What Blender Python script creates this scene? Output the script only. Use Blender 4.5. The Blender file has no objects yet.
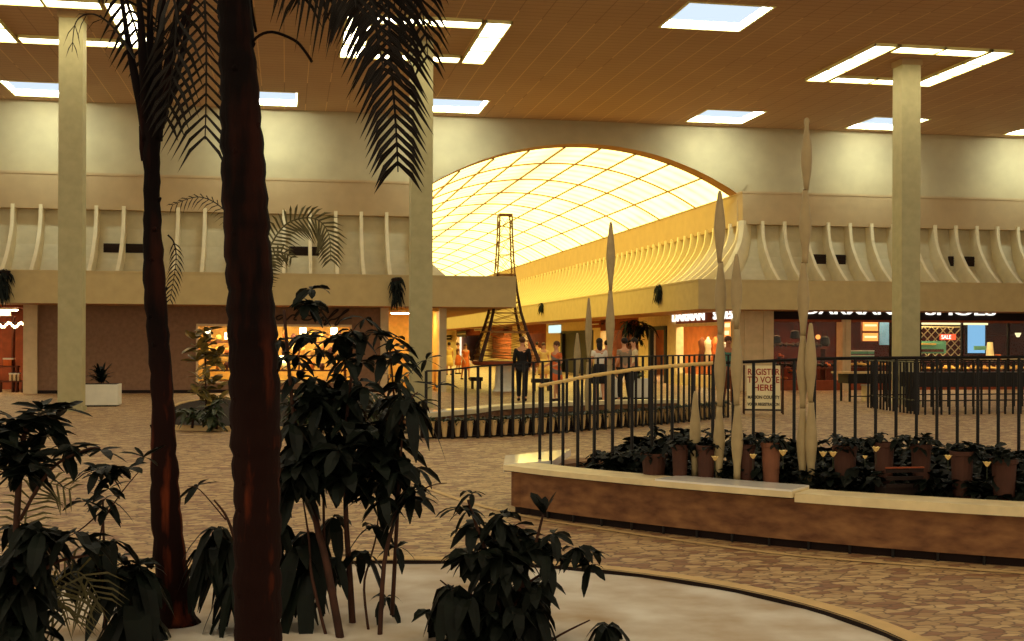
import bpy, math, random
from mathutils import Vector, Matrix
random.seed(7)
C = bpy.context.scene.collection
PI = math.pi
# ------------------------------------------------------------------ camera model (mall axes: x along back wall, y down the corridor)
F = 1206.; CX = 512.; CY = 342.57; ROLL = .00344; TH = math.atan(225.5/1206); H = 1.65
def ray(u, v):
    dx, dy = u-CX, v-CY
    x = (dx*math.cos(ROLL)+dy*math.sin(ROLL))/F; y = -(-dx*math.sin(ROLL)+dy*math.cos(ROLL))/F
    return Vector((x*math.cos(TH)+math.sin(TH), -x*math.sin(TH)+math.cos(TH), y))
CAM = Vector((0, 0, H))
def PZ(u, v, z): r = ray(u, v); return CAM + r*((z-H)/r.z)
def PY(u, v, y): r = ray(u, v); return CAM + r*(y/r.y)
def PX(u, v, x): r = ray(u, v); return CAM + r*(x/r.x)
def PD(u, v, d): return CAM + ray(u, v)*d          # at depth d from the viewpoint
cd = bpy.data.cameras.new('camera'); cam = bpy.data.objects.new('camera', cd); C.objects.link(cam)
cam.matrix_world = Matrix.Translation(CAM) @ Matrix.Rotation(-TH, 4, 'Z') @ Matrix.Rotation(PI/2, 4, 'X') @ Matrix.Rotation(ROLL, 4, 'Z')
cd.sensor_width = 36; cd.lens = F/1024*36; cd.shift_y = (CY-320.5)/1024; cd.clip_end = 400
bpy.context.scene.camera = cam
sc = bpy.context.scene
sc.view_settings.view_transform = 'Standard'; sc.view_settings.look = 'None'
sc.view_settings.gamma = 1; sc.view_settings.use_curve_mapping = False; sc.view_settings.exposure = 0.22

# ------------------------------------------------------------------ materials
def srgb(r, g, b):
    f = lambda c: (c/255/12.92) if c/255 <= .04045 else ((c/255+.055)/1.055)**2.4
    return (f(r), f(g), f(b), 1)
class NT:
    def __init__(s, name):
        s.m = bpy.data.materials.new(name); s.m.use_nodes = True; s.t = s.m.node_tree; s.n = s.t.nodes
        s.b = s.n['Principled BSDF']; s.out = s.n['Material Output']
    def new(s, t, **k):
        n = s.n.new(t)
        for a, v in k.items(): setattr(n, a, v)
        return n
    def l(s, a, b): s.t.links.new(a, b)
    def math(s, op, a, b=None):
        n = s.new('ShaderNodeMath', operation=op)
        for i, x in enumerate((a, b)):
            if x is None: continue
            if isinstance(x, (int, float)): n.inputs[i].default_value = x
            else: s.l(x, n.inputs[i])
        return n.outputs[0]
    def mix(s, f, a, b):
        n = s.new('ShaderNodeMix', data_type='RGBA')
        if isinstance(f, (int, float)): n.inputs[0].default_value = f
        else: s.l(f, n.inputs[0])
        for i, x in ((6, a), (7, b)):
            if isinstance(x, tuple): n.inputs[i].default_value = x
            else: s.l(x, n.inputs[i])
        return n.outputs[2]
def mat(name, col, rough=.7, var=.12, scale=6, bump=0, metal=0, col2=None, spec=.3, stretch=(1, 1, 1)):
    t = NT(name); t.b.inputs['Roughness'].default_value = rough; t.b.inputs['Metallic'].default_value = metal
    t.b.inputs['Specular IOR Level'].default_value = spec
    tc = t.new('ShaderNodeTexCoord'); mp = t.new('ShaderNodeMapping'); mp.inputs['Scale'].default_value = stretch
    t.l(tc.outputs['Object'], mp.inputs[0])
    nz = t.new('ShaderNodeTexNoise'); nz.inputs['Scale'].default_value = scale; nz.inputs['Detail'].default_value = 5
    t.l(mp.outputs[0], nz.inputs['Vector'])
    c2 = col2 or tuple(min(1, c*(1-var*2.2)) for c in col[:3])+(1,)
    c1 = col if col2 else tuple(min(1, c*(1+var)) for c in col[:3])+(1,)
    cr = t.new('ShaderNodeMapRange'); cr.inputs[1].default_value = .3; cr.inputs[2].default_value = .7
    t.l(nz.outputs[0], cr.inputs[0])
    t.l(t.mix(cr.outputs[0], c1, c2), t.b.inputs['Base Color'])
    if bump:
        b = t.new('ShaderNodeBump'); b.inputs['Strength'].default_value = bump; b.inputs['Distance'].default_value = .02
        t.l(nz.outputs[0], b.inputs['Height']); t.l(b.outputs[0], t.b.inputs['Normal'])
    return t.m
def emat(name, col, strength, tex=False, scale=3, col2=None):
    t = NT(name); t.n.remove(t.b); e = t.new('ShaderNodeEmission'); e.inputs[0].default_value = col; e.inputs[1].default_value = strength
    if col2:
        tc = t.new('ShaderNodeTexCoord'); nz = t.new('ShaderNodeTexNoise'); nz.inputs['Scale'].default_value = scale; nz.inputs['Detail'].default_value = 4
        t.l(tc.outputs['Object'], nz.inputs['Vector'])
        cr = t.new('ShaderNodeMapRange'); cr.inputs[1].default_value = .38; cr.inputs[2].default_value = .62; t.l(nz.outputs[0], cr.inputs[0])
        t.l(t.mix(cr.outputs[0], col, col2), e.inputs[0])
    t.l(e.outputs[0], t.out.inputs[0]); return t.m
def glass_mat():
    t = NT('shop_glass'); t.n.remove(t.b)
    a = t.new('ShaderNodeBsdfTransparent'); g = t.new('ShaderNodeBsdfGlossy'); g.inputs['Roughness'].default_value = .03
    m = t.new('ShaderNodeMixShader'); m.inputs[0].default_value = .015
    t.l(a.outputs[0], m.inputs[1]); t.l(g.outputs[0], m.inputs[2]); t.l(m.outputs[0], t.out.inputs[0]); return t.m
def ceiling_mat():
    t = NT('ceiling_tile'); t.b.inputs['Roughness'].default_value = .8
    g = t.new('ShaderNodeNewGeometry'); sx = t.new('ShaderNodeSeparateXYZ'); t.l(g.outputs['Position'], sx.inputs[0])
    fx = t.math('FRACT', t.math('DIVIDE', t.math('ADD', sx.outputs[0], 50.05), .675))
    fy = t.math('FRACT', t.math('DIVIDE', t.math('ADD', sx.outputs[1], 50), .30))
    lx = t.math('LESS_THAN', fx, .035); ly = t.math('LESS_THAN', fy, .13)
    nz = t.new('ShaderNodeTexNoise'); nz.inputs['Scale'].default_value = .6; nz.inputs['Detail'].default_value = 3; t.l(g.outputs['Position'], nz.inputs[0])
    base = t.mix(nz.outputs[0], srgb(194, 158, 118), srgb(178, 140, 102))
    c = t.mix(t.math('MULTIPLY', ly, .28), base, srgb(108, 70, 38))
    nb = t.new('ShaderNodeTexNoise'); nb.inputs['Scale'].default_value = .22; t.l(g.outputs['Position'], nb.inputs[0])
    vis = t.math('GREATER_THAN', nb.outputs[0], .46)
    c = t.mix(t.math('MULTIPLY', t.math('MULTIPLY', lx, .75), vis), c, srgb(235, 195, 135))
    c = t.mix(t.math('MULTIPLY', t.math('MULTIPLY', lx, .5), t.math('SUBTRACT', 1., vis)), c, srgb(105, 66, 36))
    t.l(c, t.b.inputs['Base Color']); return t.m
def floor_mat():
    t = NT('paving'); t.b.inputs['Roughness'].default_value = .6
    g = t.new('ShaderNodeNewGeometry')
    mp = t.new('ShaderNodeMapping'); mp.inputs['Scale'].default_value = (7.8, 13.5, 1); mp.inputs['Rotation'].default_value = (0, 0, .25); t.l(g.outputs['Position'], mp.inputs[0])
    w = t.new('ShaderNodeTexNoise'); w.inputs['Scale'].default_value = .9; t.l(mp.outputs[0], w.inputs[0])
    ad = t.new('ShaderNodeVectorMath', operation='ADD'); t.l(mp.outputs[0], ad.inputs[0]); t.l(w.outputs['Color'], ad.inputs[1])
    v1 = t.new('ShaderNodeTexVoronoi'); v1.feature = 'DISTANCE_TO_EDGE'; v1.inputs['Scale'].default_value = 1; t.l(ad.outputs[0], v1.inputs['Vector'])
    v2 = t.new('ShaderNodeTexVoronoi'); v2.inputs['Scale'].default_value = 1; t.l(ad.outputs[0], v2.inputs['Vector'])
    sp = t.new('ShaderNodeSeparateColor'); t.l(v2.outputs['Color'], sp.inputs[0])
    c = t.mix(sp.outputs[0], srgb(200, 170, 122), srgb(164, 130, 88))
    c = t.mix(t.math('MULTIPLY', t.math('GREATER_THAN', sp.outputs[1], .72), .8), c, srgb(128, 84, 58))
    mr = t.new('ShaderNodeMapRange'); mr.inputs[1].default_value = .02; mr.inputs[2].default_value = .09; mr.inputs[3].default_value = .8; mr.inputs[4].default_value = 0
    t.l(v1.outputs[0], mr.inputs[0]); c = t.mix(mr.outputs[0], c, srgb(92, 66, 44))
    t.l(c, t.b.inputs['Base Color'])
    b = t.new('ShaderNodeBump'); b.inputs['Strength'].default_value = .35; b.inputs['Distance'].default_value = .02; t.l(v1.outputs[0], b.inputs['Height']); t.l(b.outputs[0], t.b.inputs['Normal'])
    return t.m
def trunk_mat():
    t = NT('palm_bark'); t.b.inputs['Roughness'].default_value = .9; t.b.inputs['Specular IOR Level'].default_value = .1
    g = t.new('ShaderNodeNewGeometry'); mp = t.new('ShaderNodeMapping'); mp.inputs['Scale'].default_value = (9, 9, 1.3); t.l(g.outputs['Position'], mp.inputs[0])
    n = t.new('ShaderNodeTexNoise'); n.inputs['Scale'].default_value = 1.3; n.inputs['Detail'].default_value = 6; t.l(mp.outputs[0], n.inputs[0])
    mr = t.new('ShaderNodeMapRange'); mr.inputs[1].default_value = .52; mr.inputs[2].default_value = .72; t.l(n.outputs[0], mr.inputs[0])
    sz = t.new('ShaderNodeSeparateXYZ'); t.l(g.outputs['Position'], sz.inputs[0])
    lo = t.new('ShaderNodeMapRange'); lo.inputs[1].default_value = 2.0; lo.inputs[2].default_value = 1.5; t.l(t.math('ADD', sz.outputs[2], t.math('MULTIPLY', n.outputs[0], .4)), lo.inputs[0])   # bark is redder on the lower trunk
    c = t.mix(mr.outputs[0], srgb(13, 6, 6), t.mix(lo.outputs[0], srgb(42, 18, 12), srgb(120, 52, 26))); c = t.mix(t.math('MULTIPLY', lo.outputs[0], .25), c, srgb(54, 24, 16)); t.l(c, t.b.inputs['Base Color'])
    b = t.new('ShaderNodeBump'); b.inputs['Strength'].default_value = .8; b.inputs['Distance'].default_value = .03; t.l(n.outputs[0], b.inputs['Height']); t.l(b.outputs[0], t.b.inputs['Normal'])
    return t.m
M = dict(
 ceiling=ceiling_mat(), floor=floor_mat(), trunk=trunk_mat(), glass=glass_mat(),
 upper=mat('cove_wall_paint', srgb(172, 154, 114), .8, .05, 1.5),
 band=mat('cornice_paint', srgb(178, 150, 106), .8, .04, 2),
 shell=mat('shell_paint', srgb(204, 190, 152), .75, .05, 3),
 rib=mat('rib_paint', srgb(226, 210, 166), .6, .04, 3),
 fascia=mat('fascia_paint', srgb(186, 164, 116), .8, .04, 3),
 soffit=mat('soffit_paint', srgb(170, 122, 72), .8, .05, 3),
 column=mat('column_paint', srgb(180, 172, 130), .7, .05, 5),
 store=mat('brown_stucco', srgb(132, 100, 76), .9, .08, 9, .2),
 pilaster=mat('pilaster_stone', srgb(208, 184, 142), .7, .06, 4),
 white=mat('white_paint', srgb(228, 226, 208), .6, .04, 4),
 marble=mat('white_marble', srgb(246, 242, 232), .08, .02, 5, spec=.8),
 cap=mat('cream_cap_stone', srgb(232, 214, 168), .5, .06, 6),
 planterwall=mat('planter_brick', srgb(146, 104, 66), .75, .16, 5, .3, col2=srgb(96, 60, 38), stretch=(1, 1, 2.5)),
 black=mat('black_metal', srgb(20, 15, 13), .5, .1, 5),
 brass=mat('pale_handrail', srgb(224, 190, 120), .4, .05, 5),
 spindle=mat('spindle_wood', srgb(168, 148, 108), .6, .06, 9, .1),
 spindlej=mat('spindle_joint', srgb(110, 86, 52), .7, .06, 9),
 kerb=mat('kerb_stone', srgb(208, 176, 122), .7, .06, 6),
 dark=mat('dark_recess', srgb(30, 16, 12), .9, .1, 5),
 sand=mat('bed_sand', srgb(222, 217, 206), .95, .10, 1.6, .5, col2=srgb(168, 144, 112)),  # brown patches put uneven light into the sand colour, along with mottling
 soil=mat('soil', srgb(34, 22, 15), .95, .2, 20, .5),
 terracotta=mat('terracotta', srgb(74, 44, 34), .8, .1, 8), clay=mat('light_terracotta', srgb(132, 84, 60), .8, .1, 8),
 palepot=mat('pale_clay', srgb(220, 186, 128), .8, .06, 8),
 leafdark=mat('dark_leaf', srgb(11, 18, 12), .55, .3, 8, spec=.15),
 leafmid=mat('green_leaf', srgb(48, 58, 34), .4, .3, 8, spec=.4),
 leafgold=mat('golden_leaf', srgb(152, 126, 60), .4, .2, 8, col2=srgb(40, 46, 26)),  # gold painted in for leaves that face the light
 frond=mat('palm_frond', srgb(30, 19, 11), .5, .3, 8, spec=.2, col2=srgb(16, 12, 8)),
 frondlight=mat('pale_frond', srgb(96, 88, 50), .5, .2, 8),
 stem=mat('brown_stem', srgb(62, 34, 22), .8, .2, 12),
 ring=emat('fluorescent_panel', (1, .88, .58, 1), 9),
 sky=emat('skylight_panel', (.64, .76, .88, 1), 1.0), skylamp=emat('skylight_lamp', (.93, 1, .92, 1), 20),
 skyside=mat('skylight_well', srgb(235, 232, 215), .7, .02, 3),
 trimlight=mat('light_trim', srgb(235, 225, 150), .5, .03, 3),
 tower=mat('bronze_lattice', srgb(150, 104, 48), .5, .1, 6), towerdark=mat('dark_tower_leg', srgb(62, 36, 24), .6, .1, 6),
 redbrown=mat('redbrown_panel', srgb(140, 66, 34), .8, .12, 5),
 orangewall=mat('orange_wall', srgb(206, 122, 52), .8, .1, 2),
 wood=mat('shop_wood', srgb(96, 48, 26), .7, .15, 5),
 darkred=mat('dark_red_wall', srgb(96, 36, 22), .8, .2, 2),
 cream=mat('cream_display', srgb(236, 214, 160), .7, .05, 5),
 teal=mat('teal_card', srgb(110, 176, 140), .7, .05, 5),
 gold=mat('golden_goods', srgb(230, 180, 84), .6, .1, 5),
 blue=mat('blue_panel', srgb(96, 140, 190), .7, .1, 3),
 signred=emat('red_sign_light', (.9, .10, .03, 1), 1.2),
 signwhite=emat('white_sign_light', (1, .97, .86, 1), 1.3),
 lightwarm=emat('warm_display_light', (1, .62, .18, 1), 2.5),
 lightorange=emat('orange_display_light', (1, .30, .06, 1), 1.5),
 lightyellow=emat('yellow_valance_light', (1, .85, .4, 1), 1.2),
 lightblue=emat('blue_display_light', (.25, .55, .85, 1), .8),
 script=mat('dark_script_letters', srgb(34, 20, 14), .5, .05, 5),
 inkred=mat('red_ink', srgb(160, 48, 26), .7, .05, 5), inkdark=mat('dark_ink', srgb(60, 44, 32), .7, .05, 5),
 paper=mat('sign_card', srgb(236, 222, 176), .8, .03, 5),
 vent=mat('dark_vent', srgb(40, 24, 14), .8, .05, 5),
 flower=mat('cream_flower', srgb(246, 220, 150), .6, .05, 5), greenbit=mat('bright_green_tag', srgb(40, 190, 130), .5, .05, 5),
)
def vault_mat():
    t = NT('luminous_vault'); t.n.remove(t.b); e = t.new('ShaderNodeEmission'); e.inputs[1].default_value = 1.0
    g = t.new('ShaderNodeNewGeometry'); sx = t.new('ShaderNodeSeparateXYZ'); t.l(g.outputs['Position'], sx.inputs[0])
    # tubes behind the diffuser: brighter bars across each panel, one weak row along the crown
    w = t.math('ABSOLUTE', t.math('SINE', t.math('MULTIPLY', sx.outputs[1], PI/1.15)))
    mp = t.new('ShaderNodeMapping'); mp.inputs['Scale'].default_value = (1.2, .35, 1); t.l(g.outputs['Position'], mp.inputs[0])
    nz = t.new('ShaderNodeTexNoise'); nz.inputs['Scale'].default_value = 1.1; t.l(mp.outputs[0], nz.inputs[0])
    c = t.mix(w, (1.9, 1.35, .42, 1), (3.6, 2.9, .74, 1))
    mr = t.new('ShaderNodeMapRange'); mr.inputs[1].default_value = .35; mr.inputs[2].default_value = .65; t.l(nz.outputs[0], mr.inputs[0])
    c = t.mix(t.math('MULTIPLY', mr.outputs[0], .5), c, (4.0, 3.3, .86, 1))
    d = t.math('ABSOLUTE', t.math('SUBTRACT', sx.outputs[0], 9.65))
    m2 = t.new('ShaderNodeMapRange'); m2.inputs[1].default_value = .0; m2.inputs[2].default_value = .75; m2.inputs[3].default_value = .55; m2.inputs[4].default_value = 0
    t.l(d, m2.inputs[0]); c = t.mix(m2.outputs[0], c, (1.1, .80, .34, 1))
    t.l(c, e.inputs[0]); t.l(e.outputs[0], t.out.inputs[0]); return t.m
M['vault'] = vault_mat()

# ------------------------------------------------------------------ mesh tools
ORG = {}
class MB:
    def __init__(s): s.v = []; s.f = []; s.mi = []
    def add(s, vs, fs, m=0):
        n = len(s.v); s.v += [Vector(p) for p in vs]; s.f += [tuple(i+n for i in f) for f in fs]; s.mi += [m]*len(fs); return s
    def box(s, x0, y0, z0, x1, y1, z1, m=0, rot=0, piv=None):
        vs = [Vector((x, y, z)) for x in (x0, x1) for y in (y0, y1) for z in (z0, z1)]
        if rot:
            p = Vector(piv or ((x0+x1)/2, (y0+y1)/2, 0)); R = Matrix.Rotation(rot, 3, 'Z'); vs = [R @ (q-p)+p for q in vs]
        return s.add(vs, [(0, 1, 3, 2), (4, 6, 7, 5), (0, 4, 5, 1), (2, 3, 7, 6), (0, 2, 6, 4), (1, 5, 7, 3)], m)
    def quad(s, a, b, c, d, m=0): return s.add([a, b, c, d], [(0, 1, 2, 3)], m)
    def tube(s, pts, r, seg=8, m=0, cap=True):
        pts = [Vector(p) for p in pts]; n = len(pts); rr = r if isinstance(r, (list, tuple)) else [r]*n
        vs = []; ref = Vector((.13, .21, 1)).normalized()
        for i, p in enumerate(pts):
            d = (pts[min(i+1, n-1)]-pts[max(i-1, 0)]).normalized()
            if abs(d.dot(ref)) > .97: ref = Vector((1, .1, 0)).normalized()
            a = d.cross(ref).normalized(); b = d.cross(a)
            ref = b if abs(d.z) < .3 and False else ref
            for k in range(seg):
                t = 2*PI*k/seg; vs.append(p+a*math.cos(t)*rr[i]+b*math.sin(t)*rr[i])
        fs = [(i*seg+k, i*seg+(k+1) % seg, (i+1)*seg+(k+1) % seg, (i+1)*seg+k) for i in range(n-1) for k in range(seg)]
        if cap: fs += [tuple(range(seg))[::-1], tuple((n-1)*seg+k for k in range(seg))]
        return s.add(vs, fs, m)
    def lathe(s, c, prof, seg=14, m=0):
        c = Vector(c); n = len(prof); vs = []
        for r, z in prof:
            for k in range(seg): t = 2*PI*k/seg; vs.append(c+Vector((r*math.cos(t), r*math.sin(t), z)))
        fs = [(i*seg+k, i*seg+(k+1) % seg, (i+1)*seg+(k+1) % seg, (i+1)*seg+k) for i in range(n-1) for k in range(seg)]
        fs += [tuple(range(seg))[::-1], tuple((n-1)*seg+k for k in range(seg))]
        return s.add(vs, fs, m)
    def ball(s, c, rx, ry=None, rz=None, seg=12, m=0):
        ry = ry or rx; rz = rz or rx; c = Vector(c); vs = [c+Vector((0, 0, -rz))]; K = seg//2
        for i in range(1, K):
            a = -PI/2+PI*i/K
            for k in range(seg): t = 2*PI*k/seg; vs.append(c+Vector((rx*math.cos(a)*math.cos(t), ry*math.cos(a)*math.sin(t), rz*math.sin(a))))
        vs.append(c+Vector((0, 0, rz))); fs = [(0, 1+(k+1) % seg, 1+k) for k in range(seg)]
        fs += [(1+i*seg+k, 1+i*seg+(k+1) % seg, 1+(i+1)*seg+(k+1) % seg, 1+(i+1)*seg+k) for i in range(K-2) for k in range(seg)]
        L = len(vs)-1; fs += [(1+(K-2)*seg+k, 1+(K-2)*seg+(k+1) % seg, L) for k in range(seg)]
        return s.add(vs, fs, m)
    def leaf(s, b, d, L, W, droop=.3, m=0, roll=0.):
        b = Vector(b); d = Vector(d).normalized(); up = Vector((0, 0, 1))
        side = d.cross(up)
        if side.length < .05: side = Vector((1, 0, 0))
        side.normalize(); side = Matrix.Rotation(roll, 3, d) @ side; nrm = side.cross(d).normalized()
        vs = []; prof = ((0, .08), (.2, .7), (.5, 1), (.8, .82), (1, .10))
        for t, w in prof:
            p = b+d*L*t+Vector((0, 0, -1))*droop*L*t*t
            vs += [p-side*W*w*.5+nrm*W*.12*w, p, p+side*W*w*.5+nrm*W*.12*w]
        fs = []
        for i in range(4): fs += [(3*i, 3*i+1, 3*i+4, 3*i+3), (3*i+1, 3*i+2, 3*i+5, 3*i+4)]
        return s.add(vs, fs, m)
    def build(s, name, m, parent=None, smooth=False, **k):
        me = bpy.data.meshes.new(name); o0 = ORG.get(parent.name, Vector()) if parent else Vector(k.get('org', (0, 0, 0)))
        me.from_pydata([p-o0 for p in s.v], [], s.f); me.update()
        for x in (m if isinstance(m, (list, tuple)) else [m]): me.materials.append(M[x] if isinstance(x, str) else x)
        for i, p in enumerate(me.polygons): p.material_index = s.mi[i]; p.use_smooth = smooth
        o = bpy.data.objects.new(name, me); C.objects.link(o)
        if parent: o.parent = parent
        else: o.location = o0
        ORG[o.name] = o0
        return o
def tag(o, label, cat, group=None, kind=None):
    if label: o['label'] = label
    if cat: o['category'] = cat
    if group: o['group'] = group
    if kind: o['kind'] = kind
    return o
def empty(name, loc, label=None, cat=None, group=None, kind=None):
    o = bpy.data.objects.new(name, None); o.empty_display_size = .2; C.objects.link(o); o.location = loc; ORG[o.name] = Vector(loc)
    return tag(o, label, cat, group, kind)
def struct(o, label=None): 
    o['kind'] = 'structure'
    if label: o['label'] = label
    return o
def copy_tree(o, parent=None):
    c = o.copy(); C.objects.link(c)
    if parent: c.parent = parent
    for ch in list(o.children): copy_tree(ch, c)
    return c
def place(proto, first, loc, label, rz=0, sc_=1):
    o = proto if first else copy_tree(proto)
    o.location = loc; o.rotation_euler = (0, 0, rz); o.scale = (sc_,)*3
    if label: o['label'] = label
    return o
def lerp(xs, ys, x):
    if x <= xs[0]: return ys[0]
    for i in range(len(xs)-1):
        if x <= xs[i+1]: t = (x-xs[i])/(xs[i+1]-xs[i]); return ys[i]+(ys[i+1]-ys[i])*t
    return ys[-1]
def smooth_path(pts, n=8):
    P = [Vector(p) for p in pts]; out = []
    for i in range(len(P)-1):
        p0 = P[max(i-1, 0)]; p1 = P[i]; p2 = P[i+1]; p3 = P[min(i+2, len(P)-1)]
        for k in range(n):
            t = k/n; out.append(.5*((2*p1)+(p2-p0)*t+(2*p0-5*p1+4*p2-p3)*t*t+(3*p1-p0-3*p2+p3)*t**3))
    out.append(P[-1]); return out
def along(pts, step, start=0.):
    """points every `step` metres along a polyline (plan), with tangent"""
    out = []; need = start
    for a, b in zip(pts, pts[1:]):
        L = (b-a).length
        while need <= L: out.append((a+(b-a)*(need/L), (b-a).normalized())); need += step
        need -= L
    return out
def text_mesh(body, size, name, m, parent, origin, rotz=0, depth=.02, align='LEFT', sx=1.):
    cu = bpy.data.curves.new(name, 'FONT'); cu.body = body; cu.size = size; cu.extrude = depth/2; cu.align_x = align
    cu.offset = size*.012
    t = bpy.data.objects.new(name, cu); C.objects.link(t)
    bpy.context.view_layer.update()
    me = bpy.data.meshes.new_from_object(t.evaluated_get(bpy.context.evaluated_depsgraph_get())); bpy.data.objects.remove(t)
    T = Matrix.Rotation(rotz, 4, 'Z') @ Matrix.Rotation(PI/2, 4, 'X') @ Matrix.Diagonal((sx, 1, 1, 1)); me.transform(T); me.materials.clear(); me.materials.append(M[m])
    o = bpy.data.objects.new(name, me); C.objects.link(o); o.parent = parent
    o.location = Vector(origin)-ORG.get(parent.name, Vector()); ORG[o.name] = Vector(origin); return o

# ------------------------------------------------------------------ the hall shell
CE = 9.4; YW = 41.0; CL, CR = 4.73, 15.86; YC = 40.5; YEND = 134.
XL, XR, YN = -26., 46., -14.
sky_wells = [(-8.42, 38.1), (-1.72, 38.1), (4.33, 38.1), (13.7, 38.1), (19.72, 38.2), (26.0, 38.2), (32.5, 38.2), (-15.2, 38.1),
             (8.98, 26.2), (-13, 26.2), (22, 20.2), (8.98, 14.2), (-3.5, 14.2), (-13, 14.2), (22, 8.2), (8.98, 2.2), (-3.5, 2.2)]
WS = (2.02, 2.17)
xs = sorted({XL, XR} | {x for x, y in sky_wells} | {x+WS[0] for x, y in sky_wells})
ys = sorted({YN, YW} | {y for x, y in sky_wells} | {y+WS[1] for x, y in sky_wells})
cb = MB()
for i in range(len(xs)-1):
    for j in range(len(ys)-1):
        mx, my = (xs[i]+xs[i+1])/2, (ys[j]+ys[j+1])/2
        if any(x < mx < x+WS[0] and y < my < y+WS[1] for x, y in sky_wells): continue
        cb.quad((xs[i], ys[j], CE), (xs[i], ys[j+1], CE), (xs[i+1], ys[j+1], CE), (xs[i+1], ys[j], CE))
struct(cb.build('ceiling', 'ceiling'))
fb = MB(); BC = Vector((.38, 6.05, 0)); BR = 2.93    # round bed in the foreground
NB = 96
def circ(r, k): return (BC.x+r*math.cos(2*PI*k/NB), BC.y+r*math.sin(2*PI*k/NB), 0)
box = (XL, YN, XR, YW+1)
def sqp(k):
    a = 2*PI*k/NB; c, s_ = math.cos(a), math.sin(a)
    t = min(((box[2]-BC.x) if c > 0 else (box[0]-BC.x))/c if abs(c) > 1e-9 else 1e9, ((box[3]-BC.y) if s_ > 0 else (box[1]-BC.y))/s_ if abs(s_) > 1e-9 else 1e9)
    return (BC.x+c*t, BC.y+s_*t, 0)
for k in range(NB):
    a, b = sqp(k), sqp(k+1); fb.quad(circ(BR, k), a, b, circ(BR, k+1))
for cx_, cy_, qa, qb in ((box[0], box[1], 0, 0), (box[0], box[3], 0, 0), (box[2], box[1], 0, 0), (box[2], box[3], 0, 0)):
    best = min(range(NB), key=lambda k: (Vector(sqp(k))-Vector((cx_, cy_, 0))).length)
    for k in (best-1, best):
        a, b = sqp(k), sqp(k+1)
        if abs(a[0]-b[0]) > 1e-6 and abs(a[1]-b[1]) > 1e-6: fb.add([a, (cx_, cy_, 0), b], [(0, 1, 2)])
fb.quad((XL, YW+1, 0), (XR, YW+1, 0), (XR, YEND+2, 0), (XL, YEND+2, 0))
struct(fb.build('floor', 'floor'))
# upper wall with the arched opening
AX = (CL+CR)/2; HS = (CR-CL)/2; RISE = 1.60; AR = (HS*HS+RISE*RISE)/(2*RISE); AZ0 = 7.0; AZC = AZ0+RISE-AR
def arch(x, r=AR): d = r*r-(x-AX)**2; return AZC+math.sqrt(max(d, 0))
ub = MB()
for x0, x1 in ((XL, CL), (CR, XR)):
    ub.quad((x0, YW, 5.5), (x1, YW, 5.5), (x1, YW, CE), (x0, YW, CE))
NA = 48; ax_ = [CL+(CR-CL)*i/NA for i in range(NA+1)]
for a, b in zip(ax_, ax_[1:]): 
    ub.quad((a, YW, arch(a)), (b, YW, arch(b)), (b, YW, CE), (a, YW, CE))
wall_back = struct(ub.build('wall_back', 'upper'))
sb = MB()
for a, b in zip(ax_, ax_[1:]): sb.quad((a, YW-.06, arch(a)), (a, YW+.75, arch(a)), (b, YW+.75, arch(b)), (b, YW-.06, arch(b)))
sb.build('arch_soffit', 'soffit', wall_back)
ab = MB(); R2 = AR+.52
th0 = math.asin(HS/AR)
for k in range(NA):
    t0 = -th0*1.02+2*th0*1.02*k/NA; t1 = -th0*1.02+2*th0*1.02*(k+1)/NA
    p = lambda r, t, y: (AX+r*math.sin(t), y, AZC+r*math.cos(t))
    ab.quad(p(AR, t0, YW-.06), p(AR, t1, YW-.06), p(R2, t1, YW-.06), p(R2, t0, YW-.06)); ab.quad(p(R2, t0, YW-.06), p(R2, t1, YW-.06), p(R2, t1, YW), p(R2, t0, YW))
ab.build('arch_surround', 'upper', wall_back)
# swept cornice / ribbed cove / fascia.  d = how far a line stands out from the cornice line (YC, CL, CR)
def sweep(mb, prof, m=0, segs=('L', 'KL', 'KR', 'R')):
    for (d0, z0), (d1, z1) in zip(prof, prof[1:]):
        if 'L' in segs: mb.quad((XL, YC-d0, z0), (CL+d0, YC-d0, z0), (CL+d1, YC-d1, z1), (XL, YC-d1, z1), m)
        if 'R' in segs: mb.quad((CR-d0, YC-d0, z0), (XR, YC-d0, z0), (XR, YC-d1, z1), (CR-d1, YC-d1, z1), m)
        if 'KL' in segs: mb.quad((CL+d0, YC-d0, z0), (CL+d0, YEND, z0), (CL+d1, YEND, z1), (CL+d1, YC-d1, z1), m)
        if 'KR' in segs: mb.quad((CR-d0, YEND, z0), (CR-d0, YC-d0, z0), (CR-d1, YC-d1, z1), (CR-d1, YEND, z1), m)
FT, FB = 3.77, 2.78
bands = [('wall_left', ('L',)), ('wall_right', ('R',)), ('wall_corridor_left', ('KL',)), ('wall_corridor_right', ('KR',))]
RP = [(0, 6.0), (.03, 5.6), (.15, 5.2), (.43, 4.78), (.85, 4.3), (1.5, 3.8)]
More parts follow.
